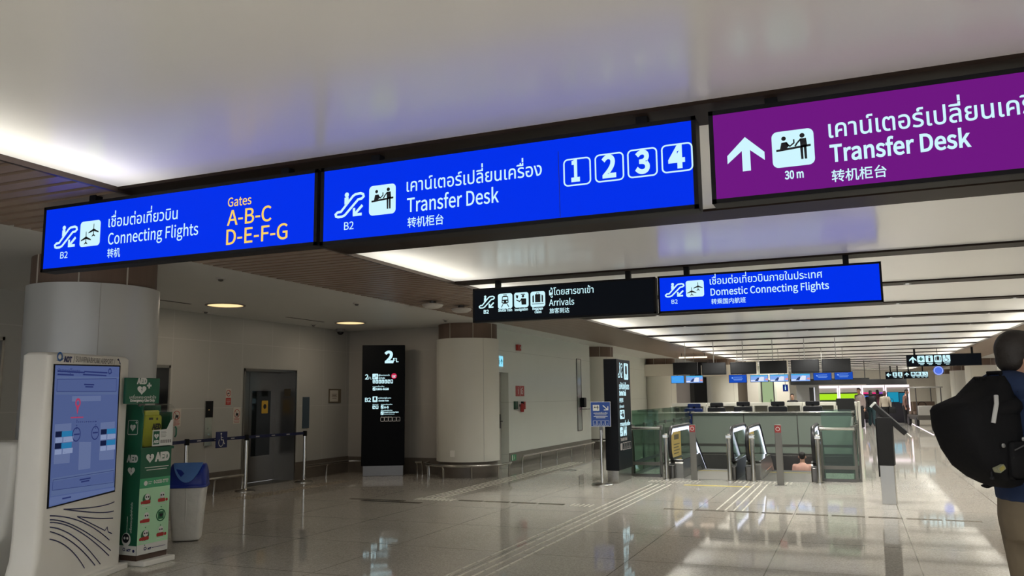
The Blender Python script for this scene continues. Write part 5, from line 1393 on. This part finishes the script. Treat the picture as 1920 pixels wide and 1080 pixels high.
obj('door_frame', MB().box(-.26, -.22, -.04, 0, 0, 2.1).box(.22, .26, -.04, 0, 0, 2.1).box(-.26, .26, -.04, 0, 2.06, 2.1), DSTEEL, t, smooth=False)
obj('lit_glass', MB().box(-.22, .22, -.02, -.01, .05, 2.06), glow('lit_doorway', (.42, .55, .30), .8), t, smooth=False)
obj('push_handle', MB().box(.10, .13, -.07, -.02, .8, 1.3), BLACK, t, smooth=False)
t = thing('blade_sign', 'small navy blade sign with a white figure, over the counters', 'blade sign', (-2.55, 35.0, 1.62))
obj('sign_box', MB().box(-.10, .10, -.03, .03, 0, .28), glow('blade_navy', (.005, .02, .16), 1.0), t, smooth=False)
obj('hanger', MB().box(-.01, .01, -.01, .01, .27, 2.97 - 1.62), DSTEEL, t, smooth=False)
d = Decal(); ic_figure(d, (-.08, .03), (.08, .26)); d.build('figure_mark', LIT, t, -.032)
t = thing('black_pylon', 'slim black pylon with a white edge, left of the lime green shop', 'pylon', (-1.66, 37.2, 0))
obj('pylon_body', MB().box(-.09, .09, 0, .12, 0, 1.78), MATTBLACK, t, bevel=.004)
obj('white_edge', MB().box(.09, .13, 0, .12, 0, 1.78), glow('edge_light', (.8, .8, .85), .9), t, smooth=False)
t = thing('linear_lamp', 'slim warm linear lamp hanging between the cream pillar and the black monitors', 'linear lamp', (-5.05, 28.4, 2.78))
obj('lamp_tube', MB().box(-.48, .48, -.03, .03, 0, .05), glow('lamp_warm', (1.0, .80, .62), 1.6), t, smooth=False)
obj('hanger', MB().box(-.4, -.38, -.01, .01, .05, .19).box(.38, .40, -.01, .01, .05, .19), DSTEEL, t, smooth=False)
# shop canopy
t = thing('shop_canopy', 'long black canopy over the bright shop row', 'canopy', (-1.0, 39.0, 1.925))
obj('fascia', MB().box(-1.62, 1.66, 0, 2.4, 0, .25), MATTBLACK, t, smooth=False)
cl = MB()
for x in (-1.5, 1.5): cl.box(x - .02, x + .02, 1.0, 1.04, .24, 1.05)
obj('hanger', cl, DSTEEL, t, smooth=False)
t = thing('shop_canopy', 'short black canopy behind the long one, over the pink and teal shops', 'canopy', (1.25, 44.0, 1.93))
obj('fascia', MB().box(-.65, 1.15, 0, 1.2, 0, .26), MATTBLACK, t, smooth=False)
obj('hanger', MB().box(-.02, .02, .5, .54, .25, 1.04), DSTEEL, t, smooth=False)
SHOPW = glow('shop_white', (.95, .80, .88), 1.6)
def shop(x0, x1, label, back, stripes, z1=1.92, y=46.0):
    t = thing('shop_bay', label, 'shop', ((x0 + x1) / 2, y, 0), group=None)
    hw = (x1 - x0) / 2 - .002
    f_ = MB(); f_.box(-hw, -hw + .06, -.03, .03, 0, z1); f_.box(hw - .06, hw, -.03, .03, 0, z1); f_.box(-hw, hw, -.03, .03, z1 - .12, z1)
    obj('light_frame', f_, SHOPW, t, smooth=False, label='glowing white portal frame')
    obj('header', MB().box(-hw, hw, .02, .06, z1 - .36, z1 - .12), mat('shop_header', (.55, .52, .50), .5), t, smooth=False)
    obj('back_wall', MB().box(-hw, hw, 1.6, 1.7, 0, z1), back, t, smooth=False)
    obj('ceiling', MB().box(-hw, hw, .06, 1.6, z1 - .02, z1), mat('shop_ceiling', (.5, .5, .5), .6), t, smooth=False)
    for i, (z0, z2, a, b_, m_) in enumerate(stripes):
        obj('display_panel', MB().box(-hw + a * 2 * hw, -hw + b_ * 2 * hw, .25 + .03 * i, .30 + .03 * i, z0, z2), m_, t, smooth=False)
    obj('shop_counter', MB().box(-hw + .15, hw - .1, .6, .9, 0, 1.0), mat('shop_dark', (.03, .03, .04), .4), t, smooth=False)
    return t
LIME = glow('lime_panel', (.42, .80, .02), 1.0); LIME2 = glow('lime_pale', (.30, .58, .22), .9); PINK = glow('pink_panel', (.85, .04, .22), 1.0); VIOL = glow('violet_panel', (.30, .06, .62), .9); SKYB = glow('blue_panel', (.05, .22, .90), 1.0); TEALP = glow('teal_panel', (.015, .30, .48), .9); TEAL2 = glow('teal_dark', (.01, .13, .22), .9)
DARKB = mat('shop_back', (.05, .05, .06), .5)
shop(-1.90, -.74, 'lime green lit shop bay at the left end of the shop row', DARKB, [(1.55, 1.70, .04, .80, LIME2), (1.18, 1.50, .04, .98, LIME), (.98, 1.06, .25, 1.0, LIT)])
shop(-.72, .36, 'lime green lit shop bay with a pale header, second in the shop row', DARKB, [(1.22, 1.50, .03, .90, LIME), (.98, 1.06, .0, .75, LIME2)])
shop(.38, 1.46, 'pink and violet lit shop bay behind the dark-haired walker', DARKB, [(1.48, 1.72, .05, .68, PINK), (1.48, 1.72, .68, .95, VIOL), (1.05, 1.38, .1, .45, SKYB), (.6, 1.38, .55, .80, PINK)])
shop(1.48, 2.60, 'teal lit shop bay at the right end of the shop row', DARKB, [(1.58, 1.74, .05, .95, TEALP), (1.05, 1.55, .10, .55, TEALP), (1.0, 1.50, .58, .95, TEAL2)])
ln = tag(obj('floor_reflection_line', MB().box(2.52, 2.56, 33.0, 45.9, 0, .012), SHOPW, smooth=False), 'thin glowing line on the floor imitating the reflected shop light frame', 'floor reflection')  # glowing strip added for the shop frame's reflection in the floor
t = thing('linear_lamp', 'long bright lamp strip set in the ceiling over the right-hand pillars, behind the man', 'linear lamp', (6.2, 24, H))
obj('lamp_panel', MB().box(-.28, .28, 0, 33, -.012, -.002), glow('strip_white', (1.0, .93, .90), 1.1), t, smooth=False)
obj('lamp_frame', MB().box(-.31, -.28, 0, 33, -.02, -.002).box(.28, .31, 0, 33, -.02, -.002), DSTEEL, t, smooth=False)
# airport buggy
t = thing('airport_buggy', 'roofed airport buggy parked by the right-hand pillars', 'buggy', (3.0, 42.5, 0), .15)
BUGW = mat('buggy_grey', (.32, .31, .29), .4)
obj('roof', MB().prism(rrect_poly(-.62, .62, -.9, 1.1, .1), 'z', 1.72, 1.78), BUGW, t, bevel=.01)
obj('chassis', MB().box(-.55, .55, -.95, 1.15, .28, .50), mat('buggy_dark', (.06, .055, .05), .5), t, bevel=.03)
for x in (-.52, .52):
    for y in (-.8, 1.0): obj('roof_post', MB().box(x - .02, x + .02, y - .02, y + .02, .48, 1.73), DSTEEL, t, smooth=False)
    for y in (-.65, .85): obj('wheel', MB().cyl((x - .06, y, .2), (x + .06, y, .2), .2, n=20), RUBBER, t)
obj('front_seat', MB().box(-.48, .48, -.15, .25, .50, .66).box(-.48, .48, .2, .28, .66, 1.1), mat('buggy_seat', (.16, .11, .08), .6), t, bevel=.03)
obj('rear_seat', MB().box(-.48, .48, .6, 1.0, .50, .66).box(-.48, .48, .55, .62, .66, 1.1), mat('buggy_seat', (.16, .11, .08), .6), t, bevel=.03)
obj('cowl', MB().box(-.50, .50, -.95, -.80, .48, .92), BUGW, t, bevel=.03)
obj('steering_wheel', MB().tube([(-.22 + .16 * math.cos(a), -.50 + .05 * math.sin(a), .95 + .14 * math.sin(a)) for a in [2 * PI * k / 16 for k in range(16)]], .015, 6, closed=True), BLACK, t)

# ================================================================ PEOPLE
SKIN = mat('skin', (.42, .24, .165), .5, noise=.05, scale=30)
HAIRD = mat('dark_hair', (.018, .014, .012), .55, noise=.3, scale=60, bump=.4)
def ell(c, rx, ry, n=16, tilt=0.0):
    return [(c[0] + rx * math.cos(2 * PI * k / n), c[1] + ry * math.sin(2 * PI * k / n), c[2] + tilt * math.sin(2 * PI * k / n)) for k in range(n)]
def fuse(o, voxel, smooth=4):
    r = o.modifiers.new('skin', 'REMESH'); r.mode = 'VOXEL'; r.voxel_size = voxel; r.use_smooth_shade = True
    s_ = o.modifiers.new('soften', 'SMOOTH'); s_.iterations = smooth; s_.factor = .5
    return o
def lerp(a, b, t): return tuple(x + (y - x) * t for x, y in zip(a, b))
def limb(mb, pts, rad, n=14, k=5):
    """Tapered tube through joints, ball at every joint."""
    path = []; rs = []
    for i in range(len(pts) - 1):
        for j in range(k):
            t = j / k; path.append(lerp(pts[i], pts[i + 1], t)); rs.append(rad[i] + (rad[i + 1] - rad[i]) * t)
    path.append(pts[-1]); rs.append(rad[-1])
    mb.tube(path, rs, n)
    for p, r in zip(pts, rad): mb.ball(p, r * .99, 12, 8)

def human(label, loc, heading, height, pose, top, trousers, hair, shoes, top_m, leg_m, voxel=.014, group=None, hair_len=0.0, hood=False, hem=.93, skin=SKIN):
    """Faces local -y; the person's left is +x."""
    s = height / 1.75
    t = thing('person', label, 'person', loc, heading, group)
    lean = pose.get('lean', 0.0)
    def L(z): return -lean * max(0, z - .95)            # forward lean of the trunk
    J = {}
    for sd, q in (('L', 1), ('R', -1)):
        sh = (q * .175, L(1.40) + .01, 1.405)
        a1, a2 = pose.get('arm' + sd, ((.04, .02, -.28), (.02, -.05, -.26)))
        el = (sh[0] + q * a1[0], sh[1] + a1[1], sh[2] + a1[2]); wr = (el[0] + q * a2[0], el[1] + a2[1], el[2] + a2[2])
        hp = (q * .088, L(.93), .92)
        l1, l2 = pose.get('leg' + sd, (0.0, 0.0))        # forward swing of thigh, of shank
        kn = (q * .092, hp[1] - math.sin(l1) * .43, .92 - math.cos(l1) * .43)
        an = (q * .095, kn[1] - math.sin(l2) * .41, kn[2] - math.cos(l2) * .41)
        J[sd] = (sh, el, wr, hp, kn, an)
    low = min(J['L'][5][2], J['R'][5][2]) - .075
    def fin(mb): mb.v = [(x * s, y * s, (z - low) * s) for x, y, z in mb.v]; return mb
    def trunk(mb, d, z0, z1, hips=True):
        prof = [(.84, .150, .115), (.92, .170, .130), (1.0, .160, .120), (1.10, .145, .108), (1.22, .160, .115), (1.33, .178, .120), (1.405, .165, .105), (1.45, .115, .085), (1.475, .075, .068)]
        rings = [ell((0, L(z) + .012, z), a + d, b + d) for z, a, b in prof if z0 - .001 <= z <= z1 + .001]
        mb.loft(rings)
    body = MB(); trunk(body, 0, .84, 1.475)
    limb(body, [(0, L(1.46) + .01, 1.45), (0, L(1.55) - .012, 1.56)], [.062, .058])
    hc = (0, L(1.64) - .035, 1.645 - pose.get('sink', 0))
    # head: cranium, face wedge, jaw, nose, brow, lips, ears
    body.ball((hc[0], hc[1] + .012, hc[2] + .018), (.076, .096, .098), 22, 14)
    body.ball((hc[0], hc[1] - .030, hc[2] - .045), (.058, .062, .078), 18, 12)
    body.ball((hc[0], hc[1] - .058, hc[2] - .092), (.034, .030, .026), 14, 8)
    limb(body, [(hc[0], hc[1] - .086, hc[2] + .012), (hc[0], hc[1] - .108, hc[2] - .028)], [.010, .014], 8, 3)
    body.ball((hc[0], hc[1] - .090, hc[2] - .060), (.022, .012, .008), 10, 6)
    body.ball((hc[0], hc[1] - .080, hc[2] + .024), (.055, .018, .011), 12, 6)
    for q in (-1, 1):
        body.ball((q * .083, hc[1] + .012, hc[2] - .012), (.014, .024, .036), 10, 8)
    for sd, q in (('L', 1), ('R', -1)):
        sh, el, wr, hp, kn, an = J[sd]
        limb(body, [(q * .12, sh[1], sh[2] - .01), sh, el, wr], [.055, .052, .040, .027])
        limb(body, [hp, kn, an], [.092, .056, .040])
        dv = Vector(wr) - Vector(el); dv.normalize()
        sdv = Vector((0, -1, 0)) if abs(dv.y) < .75 else Vector((0, 0, 1))
        sdv = (sdv - dv * sdv.dot(dv)).normalized(); inn = dv.cross(sdv) * q
        W = Vector(wr)
        pc = [W + dv * .01, W + dv * .05, W + dv * .085]
        for off in (-.024, -.008, .008, .024):
            limb(body, [tuple(pc[0] + sdv * off * .6), tuple(pc[1] + sdv * off), tuple(pc[2] + sdv * off)], [.013, .013, .011], 8, 2)
        for off, ln in ((-.030, .058), (-.010, .070), (.010, .074), (.029, .064)):
            b0 = pc[2] + sdv * off; b1 = b0 + dv * ln * .5 + inn * .006; b2 = b1 + dv * ln * .42 + inn * .020
            limb(body, [tuple(b0), tuple(b1), tuple(b2)], [.0098, .009, .008], 8, 2)
        th0 = W + dv * .03 + sdv * .026; th1 = th0 + dv * .03 + sdv * .028 + inn * .008; th2 = th1 + dv * .032 + sdv * .006 + inn * .012
        limb(body, [tuple(th0), tuple(th1), tuple(th2)], [.013, .011, .009], 8, 2)
        body.tube([(an[0], an[1] + .05, an[2] - .03), (an[0], an[1] - .03, an[2] - .035), (an[0] + q * .01, an[1] - .15, an[2] - .055)], [.036, .042, .028], 12, flat=.7)
    fuse(obj('body', fin(body), skin, t), voxel * .75 * s, 3)
    # eyes
    for q in (-1, 1):
        e = MB().ball((q * .030, hc[1] - .082, hc[2] + .004), (.013, .009, .008), 10, 8); obj('eye', fin(e), mat('eye_white', (.65, .62, .58), .3), t)
        e = MB().ball((q * .030, hc[1] - .089, hc[2] + .004), (.006, .004, .006), 8, 6); obj('iris', fin(e), INK, t)
    # clothing
    g = MB(); d = .016
    trunk(g, d + .004, hem, 1.475)
    g.loft([ell((0, L(hem) + .012, hem - .06), .174, .136), ell((0, L(hem) + .012, hem + .06), .166 + d, .126 + d)])
    g.tube([(0, L(1.47) + .012, 1.45), (0, L(1.50) + .006, 1.50)], [.088, .074], 16)
    for sd, q in (('L', 1), ('R', -1)):
        sh, el, wr, hp, kn, an = J[sd]
        limb(g, [(q * .11, sh[1], sh[2] - .01), sh, el, lerp(el, wr, .92)], [.072, .070, .056, .042])
    if hood: g.ball((0, L(1.46) + .075, 1.490), (.150, .080, .070), 18, 10)
    fuse(obj(top, fin(g), top_m, t), voxel * s, 5)
    g = MB()
    g.loft([ell((0, L(z) + .012, z), a + .014, b + .014) for z, a, b in ((.83, .150, .118), (.92, .168, .130), (1.0, .160, .120), (1.04, .152, .112), (1.10, .145, .108))])
    for sd, q in (('L', 1), ('R', -1)):
        sh, el, wr, hp, kn, an = J[sd]
        limb(g, [hp, kn, (an[0], an[1], an[2] + .02)], [.112, .080, .066])
    fuse(obj(trousers, fin(g), leg_m, t), voxel * s, 5)
    for sd, q in (('L', 1), ('R', -1)):
        an = J[sd][5]; f_ = MB()
        f_.tube([(an[0], an[1] + .07, an[2] - .032), (an[0], an[1], an[2] - .028), (an[0], an[1] - .08, an[2] - .042), (an[0] + q * .01, an[1] - .185, an[2] - .052)], [.036, .046, .046, .026], 14, flat=.75)
        f_.ball((an[0], an[1] + .01, an[2] + .005), (.050, .055, .045), 12, 8)
        fuse(obj('shoe', fin(f_), shoes, t), voxel * .8 * s, 3)
    # hair: a cap over the back, sides and crown, leaving the face free
    h = MB()
    h.ball((0, hc[1] + .024, hc[2] + .038), (.080, .092, .090), 22, 14)
    h.ball((0, hc[1] - .020, hc[2] + .088), (.068, .075, .034), 18, 10)
    h.ball((0, hc[1] + .062, hc[2] - .008), (.066, .046, .058), 16, 10)
    if hair_len:
        h.tube([(0, hc[1] + .055, hc[2]), (0, hc[1] + .085, hc[2] - .12), (0, hc[1] + .080, hc[2] - hair_len)], [.080, .078, .045], 16)
    else:
        for q in (-1, 1): h.ball((q * .072, hc[1] - .012, hc[2] + .020), (.010, .022, .040), 8, 6)
    fuse(obj('hair', fin(h), hair, t), .010 * s, 3)
    return t

NAVYTOP = mat('navy_hoodie', (.007, .019, .062), .85, noise=.12, scale=12, bump=.3)
KHAKI = mat('khaki_trousers', (.14, .11, .072), .8, noise=.10, scale=14, bump=.35)
MX, MY, MH = .74, 4.335, math.radians(125)
human('man in navy hoodie and khaki trousers seen from behind at the right edge', (MX, MY, 0), MH, 1.80,
      {'lean': -.10, 'armL': ((.05, -.05, -.27), (-.02, -.20, -.12)), 'armR': ((.05, -.04, -.27), (-.03, -.20, -.12)), 'legL': (.06, .02), 'legR': (-.06, -.10), 'sink': .035},
      'hoodie', 'trousers', HAIRD, mat('dark_shoe', (.03, .025, .02), .5), NAVYTOP, KHAKI, voxel=.012, hood=True, hem=1.055)

# backpack: its own frame, -y towards the wearer's front, so the bag hangs towards +y
t = thing('backpack', 'large black backpack hanging off the shoulders of the man in navy', 'backpack', (MX, MY, 0), MH)
BAG = mat('backpack_nylon', (.0045, .0045, .0055), .8, noise=.25, scale=26, bump=.25, spec=.2)
def sring(y0, y1, hw, z, tilt=0.0, n=26):
    pts = []
    for k in range(n):
        a = 2 * PI * k / n; c, q = math.cos(a), math.sin(a); e = .55
        u = math.copysign(abs(c) ** e, c); v = math.copysign(abs(q) ** e, q)
        y = (y0 + y1) / 2 + v * (y1 - y0) / 2
        pts.append((hw * u, y, z + tilt * (y - y0)))
    return pts
B0 = .150
prof_ = [(1.085, .02, .06, .05), (1.10, .005, .085, .09), (1.125, 0, .12, .118), (1.175, 0, .17, .135), (1.25, 0, .21, .142), (1.345, 0, .24, .142), (1.42, 0, .245, .138), (1.44, 0, .235, .132), (1.458, .0, .20, .124), (1.485, .01, .14, .112), (1.53, .02, .10, .10), (1.57, .03, .07, .075)]
bag = MB(); bag.loft([sring(B0 + a * 1.3, B0 + b_ * 1.3, hw, z) for z, a, b_, hw in prof_])
obj('bag_body', bag, BAG, t, angle=70)
fl_ = MB(); fl_.loft([sring(B0 + 0.016, B0 + 0.107, .108, 1.487, -.2), sring(B0, B0 + 0.193, .142, 1.455, -.06), sring(B0, B0 + 0.210, .148, 1.43, -.03), sring(B0 + 0.016, B0 + 0.205, .142, 1.408)])
obj('top_flap', fl_, BAG, t, angle=70)
pk = MB(); pk.loft([sring(B0 + 0.041, B0 + 0.115, .08, 1.125), sring(B0 + 0.041, B0 + 0.152, .112, 1.15), sring(B0 + 0.041, B0 + 0.184, .118, 1.22), sring(B0 + 0.041, B0 + 0.209, .118, 1.31), sring(B0 + 0.049, B0 + 0.205, .10, 1.335)])
obj('front_pocket', pk, BAG, t, angle=70)
sp = MB(); sp.loft([[(x, y, z) for x, y in rrect_poly(-.163 + q, -.125, B0 + .01 + q, B0 + .135 - q, .025)] for z, q in ((1.13, .02), (1.15, 0), (1.28, 0), (1.29, .012))])
obj('side_pocket', sp, BAG, t, angle=60)
ZIP = mat('zip_grey', (.06, .06, .06), .4)
zp = MB(); zp.tube([(-.167, B0 + 0.025, 1.285), (-.169, B0 + 0.074, 1.275), (-.167, B0 + 0.123, 1.255)], .003, 6)
zp.tube([(-.119, B0 + 0.164, 1.345), (-.08, B0 + 0.201, 1.350), (0, B0 + 0.210, 1.350)], .003, 6); zp.tube([(-.115, B0 + 0.139, 1.205), (-.08, B0 + 0.176, 1.21), (0, B0 + 0.187, 1.21)], .003, 6)
obj('zip', zp, ZIP, t)
pl_ = MB()
for p in ((-.10, B0 + 0.197, 1.335), (-.09, B0 + 0.168, 1.195)):
    pl_.tube([p, (p[0] - .010, p[1] + .018, p[2] - .02), (p[0] - .014, p[1] + .022, p[2] - .055)], .005, 6); pl_.ball((p[0] - .014, p[1] + .022, p[2] - .058), .009, 8, 6)
obj('zip_pull', pl_, BLACK, t)
for y, z in ((.05, 1.30), (.13, 1.275)):
    rv = MB().ball((-.158, B0 + y * 1.3, z), (.005, .010, .010), 10, 6)
    obj('snap_button', rv, mat('button_grey', (.20, .20, .20), .35, .5), t)
pt = MB().prism(rrect_poly(B0 + .160, B0 + .198, 1.168, 1.191, .005), 'x', -.149, -.12).turn(math.radians(-30), 'X', (-.15, B0 + .178, 1.18))
obj('logo_patch', pt, mat('patch_olive', (.20, .20, .13), .6), t, smooth=False, label='small pale patch')
pt = MB().prism(rrect_poly(B0 + .165, B0 + .19, 1.173, 1.187, .004), 'x', -.1500, -.147).turn(math.radians(-30), 'X', (-.15, B0 + .178, 1.18))
obj('patch_mark', pt, mat('patch_mark', (.25, .22, .05), .6), t, smooth=False)
st = MB()
for q in (-1, 1):
    st.tube([(q * .085, B0 + .02, 1.50), (q * .105, .10, 1.545), (q * .115, .02, 1.55), (q * .125, -.09, 1.50), (q * .125, -.135, 1.38), (q * .135, -.12, 1.22), (q * .15, -.02, 1.12), (q * .15, B0, 1.07)], .026, 10, flat=.30)
obj('shoulder_strap', st, BAG, t)
hl = MB().tube([(-.035, B0 + .03, 1.545), (-.035, B0 + .035, 1.585), (.035, B0 + .035, 1.585), (.035, B0 + .03, 1.545)], .010, 8)
for k in range(5): hl.tube([(-.02 + .01 * k, B0 + .10, 1.53), (-.03 + .018 * k, B0 + .105, 1.565 - .004 * (k % 2))], .005, 5)
obj('grab_handle', hl, BAG, t)
bk = MB().box(-.135, -.095, .045, .075, 1.555, 1.592).turn(.5, 'X', (-.11, .06, 1.57))
obj('strap_buckle', bk, mat('buckle_white', (.50, .50, .50), .4), t, bevel=.004, label='pale strap buckle')
rf = MB().tube([(-.122, B0 + .15, 1.485), (-.142, B0 + .17, 1.45), (-.150, B0 + .19, 1.41), (-.148, B0 + .20, 1.37)], .009, 8, flat=.5)
obj('reflective_piping', rf, mat('piping_white', (.40, .40, .39), .6), t)

# people far down the hall and on the escalator
BLK = mat('black_cloth', (.014, .014, .017), .8, noise=.2, scale=20); DTEAL = mat('dark_teal_cloth', (.018, .045, .055), .8); CREAMTOP = mat('cream_cloth', (.50, .44, .36), .8); GREYTOP = mat('grey_cloth', (.24, .19, .18), .8); PINKTOP = mat('pink_cloth', (.60, .34, .27), .8); BROWNTOP = mat('brown_cloth', (.22, .12, .10), .8); SHOE = mat('plain_shoe', (.02, .02, .02), .5)
AWAY = PI
walk1 = {'legL': (.30, .02), 'legR': (-.20, -.42), 'armL': ((.05, .10, -.26), (.02, .02, -.26)), 'armR': ((.05, -.08, -.26), (.02, -.10, -.24))}
walk2 = {'legL': (-.16, -.36), 'legR': (.26, .05), 'armL': ((.05, -.08, -.26), (.02, -.10, -.24)), 'armR': ((.07, .06, -.26), (.02, .02, -.26))}
human('long-haired walker in a black top carrying a black hand bag away down the hall', (.70, 41.2, 0), AWAY, 1.66, walk1, 'top', 'trousers', HAIRD, SHOE, BLK, DTEAL, voxel=.016, hair_len=.28, hem=.93)
human('walker in a cream top and black trousers with a dark shoulder bag', (1.36, 43.4, 0), AWAY, 1.62, walk2, 'top', 'trousers', mat('red_brown_hair', (.09, .03, .025), .6), SHOE, CREAMTOP, BLK, voxel=.016, hair_len=.12, hem=.93)
human('man in a grey top standing between the counter end and the lime green shop', (.22, 39.5, 0), -.6, 1.74, {}, 'top', 'trousers', HAIRD, SHOE, GREYTOP, BLK, voxel=.018)
human('dark dressed walker between the black-topped walker and the cream-topped one', (1.08, 44.6, 0), AWAY + .2, 1.68, walk2, 'top', 'trousers', HAIRD, SHOE, mat('maroon_cloth', (.07, .02, .03), .8), BLK, voxel=.018, hair_len=.10)
human('person in a brown top leaning beside the glowing teal shop frame', (2.28, 44.2, 0), 1.2, 1.66, {'lean': .10}, 'top', 'trousers', HAIRD, SHOE, BROWNTOP, BLK, voxel=.018)
human('rider in a pink top going down the right escalator', (-1.17, 19.83, -1.40), AWAY, 1.60, {'armL': ((.04, .02, -.27), (.02, -.08, -.24))}, 'top', 'trousers', HAIRD, SHOE, PINKTOP, BLK, voxel=.014)
human('clerk in dark clothes standing far behind the counters', (-2.2, 33.4, 0), 0, 1.52, {}, 'top', 'trousers', HAIRD, SHOE, BLK, BLK, voxel=.018)
def bag(label, loc, w_, d_, h_, m_, strap):
    t = thing('shoulder_bag', label, 'bag', loc)
    obj('bag_body', MB().loft([[(x, y, z) for x, y in rrect_poly(-w_ * q / 2, w_ * q / 2, -d_ * q / 2, d_ * q / 2, .03)] for z, q in ((0, .8), (.03, 1), (h_ * .8, .95), (h_, .7))]), m_, t, angle=60)
    obj('strap', MB().tube([(-w_ * .3, 0, h_ - .02), (-w_ * .2, 0, h_ + strap * .8), (0, 0, h_ + strap), (w_ * .2, 0, h_ + strap * .8), (w_ * .3, 0, h_ - .02)], .010, 6), m_, t)
bag('black hand bag carried by the long-haired walker', (.40, 41.1, .34), .34, .18, .34, BLK, .16)
bag('dark shoulder bag on the right hip of the walker in the cream top', (1.66, 43.3, .55), .30, .14, .30, BLK, .40)
